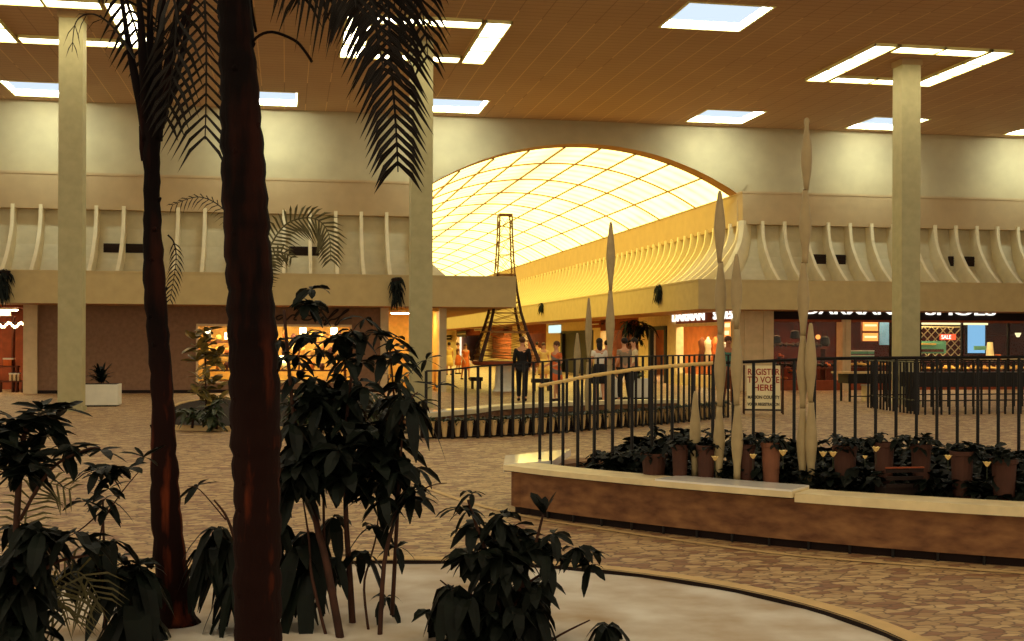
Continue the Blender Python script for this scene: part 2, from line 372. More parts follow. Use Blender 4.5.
def rib_mesh(name):
    mb = MB(); w = .11; P = smooth_path([(d, 0, z) for d, z in RP], 3); P = [(p.x, p.z) for p in P]
    tan = []
    for i in range(len(P)):
        a = P[max(i-1, 0)]; b = P[min(i+1, len(P)-1)]; dx, dz = b[0]-a[0], b[1]-a[1]; L = math.hypot(dx, dz); tan.append((-dz/L, dx/L))
    vs = []
    for (d, z), (nx, nz) in zip(P, tan):
        o_ = (d+.05, z); i_ = (min(d-.04, lerp([FT, 4.3, 4.75, 5.3, 6.0], [.60, .08, -.2, -.34, -.4], z))-.02, z)
        for q in (-w/2, w/2): vs += [(q, -o_[0], o_[1]), (q, -i_[0], i_[1])]
    n = len(P); fs = []
    for i in range(n-1):
        a = i*4; b = a+4
        fs += [(a, a+2, b+2, b), (a+1, b+1, b+3, a+3), (a, b, b+1, a+1), (a+2, a+3, b+3, b+2)]
    fs += [(0, 1, 3, 2), ((n-1)*4, (n-1)*4+2, (n-1)*4+3, (n-1)*4+1)]
    mb.add(vs, fs); me = bpy.data.meshes.new(name); me.from_pydata(mb.v, [], mb.f); me.update(); me.materials.append(M['rib']); return me
ribme = rib_mesh('rib')
def rib(parent, x, y, rz):
    o = bpy.data.objects.new('rib', ribme); C.objects.link(o); o.parent = parent; o.location = (x, y, 0); o.rotation_euler = (0, 0, rz); return o
walls = {}
for nm, sg in bands:
    b = MB(); sweep(b, [(-.5, 7.05), (.02, 7.05), (.02, 6.97), (0, 6.97), (-.02, 6.5), (-.03, 5.88), (-.4, 5.88)], 0, sg)
    walls[nm] = struct(b.build(nm, 'band'))
    b = MB(); sweep(b, [(-.4, 5.88), (-.34, 5.3), (-.2, 4.75), (.08, 4.3), (.60, FT)], 0, sg); b.build('cove_shell', 'shell', walls[nm])
    b = MB(); sweep(b, [(.60, FT), (2.5, FT), (2.52, FT), (2.52, FT-.06), (2.5, FT-.06), (2.5, FB)], 0, sg); b.build('fascia', 'fascia', walls[nm])
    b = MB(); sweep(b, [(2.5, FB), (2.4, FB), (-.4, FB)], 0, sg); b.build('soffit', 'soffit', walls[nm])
for i in range(60):
    x = CR+.75+.835*i
    if x < XR: rib(walls['wall_right'], x, YC, 0)
    x = CL-.6-.845*i
    if x > XL: rib(walls['wall_left'], x, YC, 0)
for i in range(100):
    rib(walls['wall_corridor_right'], CR, YC+.35+.84*i, -PI/2)
for xx, rz, nm in ((CR, -PI/4, 'wall_right'),):   # the broader mitred ribs on the corners
    o = rib(walls[nm], xx, YC, rz); o.scale = (1.6, 1.414, 1)
for a, b_, c, d in ((103, 148, 243, 256), (289, 319, 246, 258), (812, 847, 254, 265), (952, 978, 256, 267)):
    p, q = PY(a, c, 40.45), PY(b_, d, 40.45); par = walls['wall_left'] if a < 500 else walls['wall_right']
    v = MB(); v.box(p.x, 40.55, q.z, q.x, 40.9, p.z)
    for k in range(3): v.box(p.x, 40.52, q.z+.1+k*.1, q.x, 40.56, q.z+.12+k*.1)
    o = v.build('air_vent', 'vent', par); o['label'] = 'dark rectangular vent between the ribs'
# cove uplights' ledge already formed by the cornice top.  Lower store walls
# luminous vault over the corridor
vb = MB(); NV = 36; Y0 = YW+.75
AV = AR
vy = [Y0+(YEND-Y0)*i/4 for i in range(5)]
for y0, y1 in zip(vy, vy[1:]):
    for k in range(NV):
        t0 = -th0+2*th0*k/NV; t1 = -th0+2*th0*(k+1)/NV
        p = lambda t, y: (AX+AV*math.sin(t), y, AZC+AV*math.cos(t))
        vb.quad(p(t0, y0), p(t0, y1), p(t1, y1), p(t1, y0))
vault = vb.build('vault_ceiling', 'vault'); struct(vault, 'glowing barrel vault of translucent panels over the corridor')
vribm = mat('vault_rib_metal', srgb(150, 104, 48), .6, .05, 5)
r_in = AV-.03
for k in range(1, 9):
    t = -th0+2*th0*k/9; c = Vector((AX+r_in*math.sin(t), 0, AZC+r_in*math.cos(t)))
    v = MB(); v.box(c.x-.028, Y0-.2, c.z-.02, c.x+.028, YEND, c.z+.03); v.build('vault_purlin', vribm, vault)
y = Y0+3.7; first = None
while y < YEND:
    if first is None:
        v = MB()
        for k in range(NV):
            t0 = -th0+2*th0*k/NV; t1 = -th0+2*th0*(k+1)/NV
            q = lambda t, r, yy: (AX+r*math.sin(t), yy, AZC+r*math.cos(t))
            v.quad(q(t0, AV-.05, -.03), q(t1, AV-.05, -.03), q(t1, AV-.05, .03), q(t0, AV-.05, .03))
            for s_ in (-.03, .03): v.quad(q(t0, AV-.05, s_), q(t1, AV-.05, s_), q(t1, AV, s_), q(t0, AV, s_))
        first = v.build('vault_rib', vribm, vault); first.location = (0, y, 0)
    else:
        o = first.copy(); C.objects.link(o); o.location = (0, y, 0)
    y += 4.65
eb = MB(); eb.quad((CL-2, YEND, 0), (CR+2, YEND, 0), (CR+2, YEND, 9.4), (CL-2, YEND, 9.4)); struct(eb.build('wall_corridor_end', 'shell'))
# dark backing above the store roofs so nothing shows through

# ------------------------------------------------------------------ stores
def room(name, x0, x1, y0, y1, z1, m, open_side='front'):
    b = MB(); z0 = .0
    b.box(x0, y1, z0, x1, y1+.1, z1)
    b.box(x0-.1, y0, z0, x0, y1, z1) if open_side != 'left' else b.box(x0, y0-.1, z0, x1, y0, z1)
    b.box(x1, y0, z0, x1+.1, y1, z1); b.box(x0, y0, z1, x1, y1, z1+.1)
    if open_side == 'left': pass
    return struct(b.build(name, m))
def lamp(x, y, z, sx, sy, col, p, name='shop_lamp'):
    l = bpy.data.lights.new(name, 'AREA'); l.shape = 'RECTANGLE'; l.size = sx; l.size_y = sy; l.color = col; l.energy = p
    o = bpy.data.objects.new(name, l); C.objects.link(o); o.location = (x, y, z); return o
# --- left (cliff) store: brown wall y=39.9 with a lit window
wl, wr = PY(198, 326, 39.9), PY(350, 381, 39.9); YS = 39.9
b = MB()
xa, xb = -7.66, 3.04
for x0, z0, x1, z1 in ((xa, 0, wl.x, FB), (wr.x, 0, xb, FB), (wl.x, 0, wr.x, wr.z), (wl.x, wl.z, wr.x, FB)): b.box(x0, YS, z0, x1, YS+.2, z1)
struct(b.build('wall_store_left', 'store'))
b = MB()
for x0, z0, x1, z1 in ((wl.x-.05, wr.z-.06, wr.x+.05, wr.z), (wl.x-.05, wl.z, wr.x+.05, wl.z+.07), (wl.x-.06, wr.z, wl.x, wl.z), (wr.x, wr.z, wr.x+.06, wl.z), (-.45, wr.z, -.40, wl.z)): b.box(x0, YS-.05, z0, x1, YS+.02, z1)
w1 = struct(b.build('window_1', 'pilaster')); MB().quad((wl.x, YS+.1, wr.z), (wr.x, YS+.1, wr.z), (wr.x, YS+.1, wl.z), (wl.x, YS+.1, wl.z)).build('pane', 'glass', w1)
room('wall_store_left_interior', -3.4, 5.0, YS+.2, 43.2, 2.7, 'gold')
b = MB(); b.box(-2.8, YS+.2, .0, 2.1, 41.4, .36); struct(b.build('trim_1', 'wood'), 'raised display floor inside the window')
b = MB(); b.box(-8.07, 39.75, 0, -7.66, 40.1, FB); struct(b.build('trim_2', 'pilaster'), 'cream pilaster left of the brown wall')
b = MB(); b.box(3.04, 39.75, 0, 3.3, 40.1, FB); struct(b.build('trim_3', 'pilaster'), 'cream pilaster at the right end of the brown wall')
b = MB(); b.box(5.0, 39.8, 0, 5.23, 40.1, FB); b.box(5.13, 40.1, 0, 5.23, YEND, FB); struct(b.build('wall_corridor_left_lower', 'shell'))
b = MB(); b.box(xa, 39.86, 0, xb, 39.9, .1); struct(b.build('baseboard_left', 'dark'))
# far left orange shop
room('wall_store_far_left', -16, -8.07, 40.2, 43.5, 2.7, 'redbrown')
# --- right stores
rx = dict(p0=15.5, p1=16.63, q0=19.3, q1=19.61, r0=21.3)
b = MB(); b.box(15.36, 39.5, 0, 16.63, 40.3, FB)
for x in (15.55, 16.25): b.box(x, 39.46, 0, x+.08, 39.5, FB)
struct(b.build('trim_4', 'pilaster'), 'broad cream corner pilaster between the two shop fronts')
b = MB(); b.box(rx['q0'], 39.7, 0, rx['q1'], 40.2, 2.5); b.box(rx['q0']+.1, 39.66, 0, rx['q0']+.16, 39.7, 2.5); struct(b.build('trim_5', 'pilaster'), 'narrow cream pilaster between shop windows')
b = MB(); b.box(16.63, 39.85, 2.5, XR, 40.2, FB); struct(b.build('trim_6', 'dark'), 'dark sign band under the fascia')
b = MB(); b.box(16.63, 39.8, 2.42, XR, 40.0, 2.5); struct(b.build('trim_7', 'redbrown'), 'red-brown transom over the shop windows')
b = MB(); b.box(16.63, 39.9, 0, XR, 40.1, .35); struct(b.build('trim_8', 'redbrown'), 'low red-brown sill under the shop windows')
MB().quad((16.63, 40.0, .35), (XR, 40.0, .35), (XR, 40.0, 2.42), (16.63, 40.0, 2.42)).build('window_2', 'glass')['kind'] = 'structure'
b = MB()
for x in (17.9, 21.25, 22.4, 24.05, 25.9, 27.5): b.box(x, 39.95, .35, x+.06, 40.05, 2.42)
struct(b.build('trim_9', 'dark'), 'dark window mullions')
room('wall_store_right', 16.7, 34, 40.3, 44.5, 2.75, 'darkred')
# --- corridor shops on the right side, x = 15.36
XS = 15.36
segs = [(40.3, 41.3, 'lit'), (41.3, 46.3, 'win'), (46.3, 47.5, 'pil'), (47.5, 50.0, 'door'), (50.0, 51.6, 'pil'), (51.6, 58.2, 'open'), (58.2, 59.6, 'pil'), (59.6, 67, 'black'), (67, 71, 'pil'), (71, 78, 'open'), (78, 82, 'pil'), (82, 92, 'win'), (92, 96, 'pil'), (96, 110, 'open'), (110, YEND, 'pil')]
pb = MB(); hb = MB(); gb = MB(); fr = MB()
for y0, y1, k in segs:
    if k == 'pil': pb.box(XS, y0, 0, XS+.3, y1, FB)
    else:
        if k in ('win', 'lit'): hb.box(XS-.02, y0, 2.42, XS+.2, y1, FB)
        elif k == 'open': hb.box(XS, y0, 2.25, XS+.2, y1, FB)
        else: pb.box(XS, y0, 2.3, XS+.2, y1, FB)
        if k in ('win',):
            pb.box(XS, y0, 0, XS+.2, y1, .45); gb.quad((XS+.1, y0, .45), (XS+.1, y1, .45), (XS+.1, y1, 2.42), (XS+.1, y0, 2.42))
            for yy in (y0, y1-.12): pb.box(XS-.05, yy, .4, XS+.15, yy+.12, 2.42)
            pb.box(XS-.05, y0, 2.3, XS+.15, y1, 2.42)
        if k == 'door':
            for yy in (y0+.05, y1-.3): fr.box(XS-.05, yy, 0, XS+.12, yy+.25, 2.33)
            fr.box(XS-.05, y0, 2.2, XS+.12, y1, 2.36)
        if k == 'black':
            fr.box(XS-.03, y0, 0, XS+.1, y0+.4, 2.3); fr.box(XS-.03, y1-.4, 0, XS+.1, y1, 2.3); fr.box(XS-.03, y0, 2.15, XS+.1, y1, 2.3); fr.box(XS+.12, y0, 0, XS+.2, y1, 2.2)
struct(pb.build('wall_corridor_right_lower', 'cream')); struct(hb.build('trim_10', 'redbrown'), 'red-brown header boards over the corridor shops')
struct(gb.build('window_3', 'glass')); struct(fr.build('door_1', 'black'), 'black framed shop doors along the corridor')
b = MB(); b.box(19.3, 45, 0, 19.4, YEND, 2.75); b.box(XS+.2, 44.6, 2.75, 19.4, YEND, 2.85)
struct(b.build('wall_corridor_shops_back', 'orangewall'))

# --- signs
sg = empty('shop_sign', (17.6, 39.8, 2.6), 'white letters DARMAN SHOES along the dark band of the right-hand front', 'sign')
pa = PY(803, 313.5, 39.8)
zt = 2.70
text_mesh('DARMAN', .46, 'letters', 'signwhite', sg, (pa.x, 39.80, zt), 0, .06, sx=1.75)
pc = PY(925, 314, 39.8)
text_mesh('SHOES', .46, 'letters', 'signwhite', sg, (pc.x, 39.80, zt), 0, .06, sx=2.05)
sg2 = empty('shop_sign', (XS, 44, 2.6), 'white letters DARMAN SHOES over the corner window on the corridor side', 'sign')
pd = PX(672, 318, XS-.06)
text_mesh('DARMAN', .52, 'letters', 'signwhite', sg2, (XS-.06, pd.y, 2.52), -PI/2, .05, sx=1.75)
text_mesh('SHOES', .48, 'letters', 'signwhite', sg2, (XS-.06, 41.9, 2.52), -PI/2, .05, sx=1.35)
# cursive sign drawn as strokes (units ~ x-height 1)
strokes = [[(-1.0,0.0),(-1.1,.9),(-.9,2),(-.6,2.1),(-.5,1.5),(-1,1.1),(-.4,.8),(-.4,.2),(-.9,0),(-1.4,.2)],   # B
 [(.0,.1),(.1,.9),(.4,.8),(.5,.1),(.8,.0),(1.0,.9),(1.1,.1),(1.4,.0)], [(1.02,1.4),(1.06,1.5)],               # r i
 [(2.0,.8),(1.7,.9),(1.5,.4),(1.8,0),(2.1,.8),(2.15,.1),(2.4,0),(2.6,.9),(2.9,.8),(2.95,.1),(3.2,.0)],          # a r
 [(4.1,.75),(3.8,.95),(3.5,.4),(3.8,0),(4.3,.2),(4.7,1.6),(4.6,2.1),(4.45,1.4),(4.6,.1),(4.95,.1),(5.15,.9),(5.2,.1),(5.5,.1),(5.9,1.5),(5.95,2.1),(5.7,1.6),(5.55,-.7),(5.7,-.8),(5.85,.1),(6.2,.3),(6.7,1.6),(6.8,2.1),(6.5,1.6),(6.4,-.7),(6.6,-.8),(6.7,.1),(7.4,.5)], [(5.25,1.35),(5.3,1.5)]]
o0 = PY(240, 317, 39.8); o1 = PY(345, 317, 39.8); sc_x = (o1.x-o0.x)/8.2
sg3 = empty('shop_sign', (0, 39.8, 2.4), 'dark cursive shop name ending in cliff on the brown wall above the window', 'sign')
for s_ in strokes:
    pts = smooth_path([(o0.x+sc_x*(x+1.2)+.1*y_, 39.82, 2.36+.17*y_) for x, y_ in s_], 4)
    MB().tube(pts, .028, 6).build('script_stroke', 'script', sg3)

# ------------------------------------------------------------------ columns
for x, lb in ((-5.0, 'square cream column at the left beside the white planter box'), (3.34, 'square cream column behind the hanging palm frond, left of the corridor'), (16.68, 'square cream column at the right under a square ring of lights')):
    y = 30.0 if x < 0 else 30.5
    t = empty('column', (x, y, 0), lb, 'column')
    MB().box(x-.27, y-.27, 0, x+.27, y+.27, CE-.16).build('shaft', 'column', t)
    MB().box(x-.3, y-.3, CE-.16, x+.3, y+.3, CE).build('capital', 'band', t)
    MB().box(x-.30, y-.30, 0, x+.30, y+.30, .1).build('base', 'column', t)
# ------------------------------------------------------------------ ceiling rings
def ring(x0, y0, lb, first=[None]):
    t = empty('ceiling_light', (x0, y0, CE), lb, 'light', 'square ring lights around the columns')
    X, Y, w, h = 3.97, 4.3, .65, .62
    z = CE-.05
    panels = [(0, Y*k/3, w, Y*(k+1)/3) for k in range(3)]+[(X-w, Y*k/3, X, Y*(k+1)/3) for k in range(3)]
    panels += [(w+.06, yy, X/2, yy+h) for yy in (0, Y-h)]+[(X/2, yy, X-w-.06, yy+h) for yy in (0, Y-h)]
    for a, b_, c, d in panels:
        g = .035
        f = MB(); f.box(x0+a, y0+b_, z-.03, x0+c, y0+b_+g, CE); f.box(x0+a, y0+d-g, z-.03, x0+c, y0+d, CE); f.box(x0+a, y0+b_, z-.03, x0+a+g, y0+d, CE); f.box(x0+c-g, y0+b_, z-.03, x0+c, y0+d, CE)
        fo = f.build('frame', 'trimlight', t)
        q = MB(); q.quad((x0+a+g, y0+b_+g, z), (x0+a+g, y0+d-g, z), (x0+c-g, y0+d-g, z), (x0+c-g, y0+b_+g, z)); q.build('diffuser', 'ring', fo)
ring(1.36, 28.56, 'square ring of fluorescent panels around the middle column, half behind the palm frond')
ring(14.87, 28.8, 'square ring of fluorescent panels around the right-hand column')
ring(-7.45, 28.6, 'square ring of fluorescent panels around the left-hand column')
for x, y, w_ in ((1.36, 14.6, 'middle'), (14.87, 14.6, 'right'), (-7.15, 14.6, 'left')): ring(x, y, 'square ring of fluorescent panels nearer the viewpoint, %s of three, above the frame' % w_)
for x, y, w_ in ((1.36, 1, 'middle'), (14.87, 1, 'right'), (-7.15, 1, 'left')): ring(x, y, 'square ring of fluorescent panels over the foreground, %s of three, above the frame' % w_)
WL = ['square skylight above the wall at the far left edge, beyond the left column', 'square skylight above the wall, half behind the big palm trunk', 'square skylight above the wall, just right of the middle column', 'square skylight above the wall, right of the arch', 'square skylight above the wall, half behind the right-hand column', 'square skylight above the wall at the right edge of the photo', 'square skylight above the wall, outside the right edge', 'square skylight above the wall, outside the left edge', 'large square skylight at the top edge right of centre'] + ['square skylight over the near part of the hall, above the frame']*8
for (x, y), lb in zip(sky_wells, WL):
    t = empty('skylight', (x, y, CE), lb, 'skylight', 'square skylights in the ceiling')
    f = MB(); D = .20; X, Y = x+WS[0], y+WS[1]
    f.quad((x, y, CE), (X, y, CE), (X, y, CE+D), (x, y, CE+D)); f.quad((x, Y, CE), (X, Y, CE), (X, Y, CE+D), (x, Y, CE+D)); f.quad((x, y, CE), (x, Y, CE), (x, Y, CE+D), (x, y, CE+D)); f.quad((X, y, CE), (X, Y, CE), (X, Y, CE+D), (X, y, CE+D))
    f.build('shaft', 'skyside', t)
    q = MB(); q.quad((x, y, CE+D), (x, Y, CE+D), (X, Y, CE+D), (X, y, CE+D)); q.build('diffuser', 'sky', t)
    f = MB(); za, zb_, e = CE+.01, CE+.15, .03
    f.box(x, y, za, X, y+e, zb_); f.box(x, Y-e, za, X, Y, zb_); f.box(x, y+e, za, x+e, Y-e, zb_); f.box(X-e, y+e, za, X, Y-e, zb_); f.build('lamp_strip', 'skylamp', t)
    if y > 30:      # added unseen area light that throws the skylight wash on the wall
        l = bpy.data.lights.new('wall_washer', 'AREA'); l.shape = 'RECTANGLE'; l.size = 1.7; l.size_y = .12; l.color = (.82, 1, .90); l.energy = 34; l.spread = 1.6
        o = bpy.data.objects.new('wall_washer', l); C.objects.link(o); o.parent = t
        src = Vector((x+WS[0]/2, y+.25, CE+.05)); o.location = src-Vector(t.location); o.rotation_euler = (Vector((x+WS[0]/2, YW, 7.7))-src).to_track_quat('-Z', 'Y').to_euler()
    f = MB(); g = .05
    for a in ((x-g, y-g, X+g, y), (x-g, Y, X+g, Y+g), (x-g, y, x, Y), (X, y, X+g, Y)): f.box(a[0], a[1], CE-.02, a[2], a[3], CE+.01)
    f.build('frame', 'trimlight', t)


# ------------------------------------------------------------------ foreground bed
t = empty('garden_bed', (BC.x, BC.y, 0), 'round sandy bed with a low stone kerb that holds the palms and shrubs', 'bed')
b = MB()
b.add([(BC.x+(BR+.0)*math.cos(2*PI*k/96), BC.y+BR*math.sin(2*PI*k/96), .008+.003*math.sin(k*1.7)) for k in range(96)]+[(BC.x, BC.y, .02)], [(k, (k+1) % 96, 96) for k in range(96)])
b.build('sand', 'sand', t)
b = MB()
N_ = 96
for k in range(N_):
    a0, a1 = 2*PI*k/N_, 2*PI*(k+1)/N_
    p = lambda r, a, z: (BC.x+r*math.cos(a), BC.y+r*math.sin(a), z)
    prof = [(BR, -.02), (BR, .03), (BR+.01, .036), (BR+.15, .036), (BR+.16, .03), (BR+.16, 0)]
    for (r0, z0), (r1, z1) in zip(prof, prof[1:]): b.quad(p(r0, a0, z0), p(r0, a1, z0), p(r1, a1, z1), p(r1, a0, z1))
b.build('kerb', 'kerb', t)
b = MB()
for k in range(N_):
    a0, a1 = 2*PI*k/N_, 2*PI*(k+1)/N_
    b.quad(p(BR-.006, a0, -.02), p(BR-.006, a1, -.02), p(BR-.006, a1, .034), p(BR-.006, a0, .034)); b.quad(p(BR-.006, a0, .04), p(BR-.006, a1, .04), p(BR+.006, a1, .04), p(BR+.006, a0, .04))
b.build('edging', 'dark', t)['label'] = 'dark inner edging strip'  # shadow on the kerb's inner face, put in as a dark strip

# ------------------------------------------------------------------ planter on the right
def V2(p): return Vector((p[0], p[1], 0))
front = smooth_path([V2(p) for p in ((2.06, 11.44), (2.50, 10.72), (3.28, 9.75), (4.15, 8.85), (5.26, 7.99), (6.6, 7.2), (8.2, 6.6))], 5)
back = [V2(p) for p in ((3.15, 12.85), (4.6, 12.6), (6.4, 12.3), (9.5, 12.0))]
def offs(path, d):
    out = []
    for i, p in enumerate(path):
        tg = (path[min(i+1, len(path)-1)]-path[max(i-1, 0)]).normalized(); out.append(p+Vector((-tg.y, tg.x, 0))*d)
    return out
pl = empty('planter', (3.4, 11.0, 0), 'long low brick planter with a cream stone cap and a row of clay pots inside', 'planter')
def wall_strip(mb, o_, i_, z0, z1):
    for k in range(len(o_)-1):
        a, b_, c, d = o_[k], o_[k+1], i_[k+1], i_[k]
        up = Vector((0, 0, 1)); mb.quad(a+up*z0, b_+up*z0, b_+up*z1, a+up*z1); mb.quad(d+up*z0, d+up*z1, c+up*z1, c+up*z0); mb.quad(a+up*z1, b_+up*z1, c+up*z1, d+up*z1); mb.quad(a+up*z0, d+up*z0, c+up*z0, b_+up*z0)
    for k in (0, -1):
        a, d = o_[k], i_[k]; up = Vector((0, 0, 1)); mb.quad(a+up*z0, d+up*z0, d+up*z1, a+up*z1)
w_o = offs(front, .10); w_i = offs(front, .34)
b = MB(); wall_strip(b, w_o, w_i, .07, .40)
le = [V2((2.16, 11.40)), V2((2.40, 12.0)), V2((3.15, 12.78))]
wall_strip(b, le, [p+Vector((.22, -.12, 0)) for p in le], .07, .40)
wall_strip(b, back, [p+Vector((0, -.2, 0)) for p in back], .07, .34)
b.build('wall', 'planterwall', pl)
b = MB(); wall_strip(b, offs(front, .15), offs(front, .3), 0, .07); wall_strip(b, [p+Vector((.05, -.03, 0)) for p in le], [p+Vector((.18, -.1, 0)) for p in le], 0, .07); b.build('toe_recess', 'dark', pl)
toe = offs(front, .125)
for p, tg in along(toe, .33, .5):
    MB().tube([p+Vector((0, 0, 0)), p+Vector((0, 0, .07))], .012, 6).build('toe_support', 'black', pl)
c_o = front; c_i = offs(front, .40)
n5 = 14
b = MB(); wall_strip(b, c_o[:n5+1], c_i[:n5+1], .42, .47); b.build('cap', 'cap', pl)
b = MB(); wall_strip(b, [p+Vector((.03, .02, 0)) for p in c_o[n5:]], c_i[n5:], .385, .455); b.build('cap', 'cap', pl)
b = MB(); f0 = offs(front, -.0); wall_strip(b, f0[n5-5:n5+1], c_i[n5-5:n5+1], .47, .485); b.build('cap_slab', 'marble', pl)['label'] = 'paler overlapping cap slab'
b = MB(); a1, a2, a3, a4 = (2.06, 11.44), (2.24, 12.35), (3.10, 13.0), (2.62, 11.75)
vs = [(x, y, z) for z in (.40, .475) for x, y in (a1, a2, a3, a4)]
b.add(vs, [(0, 3, 2, 1), (4, 5, 6, 7), (0, 1, 5, 4), (1, 2, 6, 5), (2, 3, 7, 6), (3, 0, 4, 7)]); b.build('end_slab', 'marble', pl)['label'] = 'bright white marble slab on the planter tip'
b = MB(); poly = w_i+list(reversed(back)); b.add([p+Vector((0, 0, .33)) for p in poly], [tuple(range(len(poly)))]); b.build('soil', 'soil', pl)
# pale joint strip in the paving that follows the planter
ss = smooth_path([PZ(u, v, 0) for u, v in ((405, 478), (430, 488), (470, 502), (513, 513), (563, 522.5), (670, 538.5), (786, 554), (900, 563.5), (1013, 572), (1100, 578))], 4)
b = MB(); so = offs(ss, -.075); up = Vector((0, 0, .006))
for k in range(len(ss)-1): b.quad(ss[k]+up, ss[k+1]+up, so[k+1]+up, so[k]+up)
struct(b.build('trim_11', 'kerb'), 'pale stone strip in the paving along the foot of the planter')

# fence on the planter
def fence(name, label, pts, ztop, zbot, step, rpost, rail_m, post_m='black', split=None, start=.02, cat='fence', midrails=()):
    t = empty(name, pts[0], label, cat)
    me = None
    P = along([Vector((p[0], p[1], 0)) for p in pts], step, start); tops = []
    for p, tg in P:
        zt_, zb_ = ztop(p), zbot(p)
        tops.append(Vector((p.x, p.y, zt_)))
        if me is None:
            b = MB(); b.lathe((0, 0, 0), [(rpost, 0), (rpost, 1)], 6); o = b.build('baluster', post_m, None); me = o.data; o.parent = t
        else: o = bpy.data.objects.new('baluster', me); C.objects.link(o); o.parent = t
        o.location = Vector((p.x, p.y, zb_))-t.location; o.scale = (1, 1, zt_-zb_)
    t.location = t.location
    if split is None: MB().tube(tops, .016, 6).build('handrail', rail_m, t)
    else:
        MB().tube(tops[:split+1], .019, 8).build('handrail', rail_m, t)
        MB().tube(tops[split:], .016, 6).build('handrail', post_m, t)
    for z in midrails: MB().tube([Vector((p.x, p.y, zbot(p)+z)) for p, _ in P], .016, 6).build('rail', post_m, t)
    return t
fpath = smooth_path([V2(p) for p in ((2.51, 11.94), (2.73, 11.50), (3.15, 11.12), (3.9, 10.85), (5.2, 10.55), (6.6, 10.25), (8.2, 9.9))], 8)
def uof(p):
    q = p-CAM; X = q.x*math.cos(TH)-q.y*math.sin(TH); Z = q.x*math.sin(TH)+q.y*math.cos(TH); return CX+F*X/Z, Z
def zt_near(p):
    u, Z = uof(p); v = lerp([539, 590, 640, 705, 770, 820, 1019], [386, 376, 368.7, 363.5, 361, 358.6, 357], u)
    return H-(v-CY-ROLL*(u-CX))/F*Z
fence('fence', 'black baluster fence with a pale handrail rising along the near planter', fpath, zt_near, lambda p: .44, .19, .0165, 'brass', split=10)

# spindle sculptures
def spindle(label, base, ztop, nseg, scale=1., knob=False):
    base = Vector(base); t = empty('spindle_sculpture', base, label, 'sculpture', 'turned wooden spindle poles')
    Ht = ztop-base.z; n = nseg; z = base.z; hs = Ht/n; off = Vector((0, 0, 0))
    for k in range(n):
        top = k == n-1
        prof = [(.024, 0), (.026, .08), (.032, .20), (.046, .36), (.054, .50), (.050, .62), (.038, .78), (.027, .92), (.024, 1)]
        if top: prof = [(.018, 0), (.026, .12), (.046, .36), (.052, .5), (.044, .66), (.028, .85), (.019, .96), (.010, 1)] if not knob else [(.018, 0), (.028, .12), (.046, .32), (.050, .45), (.042, .62), (.026, .78), (.018, .88), (.022, .93), (.024, .97), (.012, 1)]
        if k == 0: prof = [(.030, 0), (.030, .1)]+prof[2:]
        c = base+off; c.z = z
        MB().lathe(c, [(r*scale, q*hs) for r, q in prof], 14).build('spindle', 'spindle', t, smooth=True)
        if not top: MB().lathe((c.x, c.y, z+hs-.008), [(.021*scale, 0), (.021*scale, .016)], 12).build('joint', 'spindlej', t)
        z += hs; off += Vector((random.uniform(-.012, .012), random.uniform(-.01, .01), 0))*scale
def zat(u, v, p):
    _, Z = uof(Vector(p)); return H-(v-CY-ROLL*(u-CX))/F*Z
SP = [('short spindle pole on the planter edge, leftmost and lowest of the near poles', 695, 476, 391, 1, False),
      ('tall spindle pole with a pointed tip that stands second from left on the planter edge', 719, 478, 191, 4, False),
      ('medium spindle pole just right of the tall pointed one, in front of the voting sign', 737, 480, 254, 3, False),
      ('tallest spindle pole with a rounded knob, reaching up to the cove lights', 802.5, 481, 118, 5, True),
      ('medium spindle pole tight against the right of the tallest knobbed pole', 811, 482, 323, 2, False)]
for lb, u, vb_, vt, n, kn in SP:
    p = PZ(u, vb_, .475); spindle(lb, p, zat(u, vt, p), n, .97, kn)
SM = [('tall spindle pole in the far planter, in front of the corridor vault', 609.5, 428, 222, 3, 1.7),
      ('shorter spindle pole in the far planter, left of the tall one', 588, 426, 298, 2, 1.4),
      ('lowest spindle pole in the far planter, leftmost of its three', 577, 424, 333, 2, 1.4)]
for lb, u, vb_, vt, n, s_ in SM:
    p = PZ(u, vb_, .0); spindle(lb, p, zat(u, vt, p), n, s_)

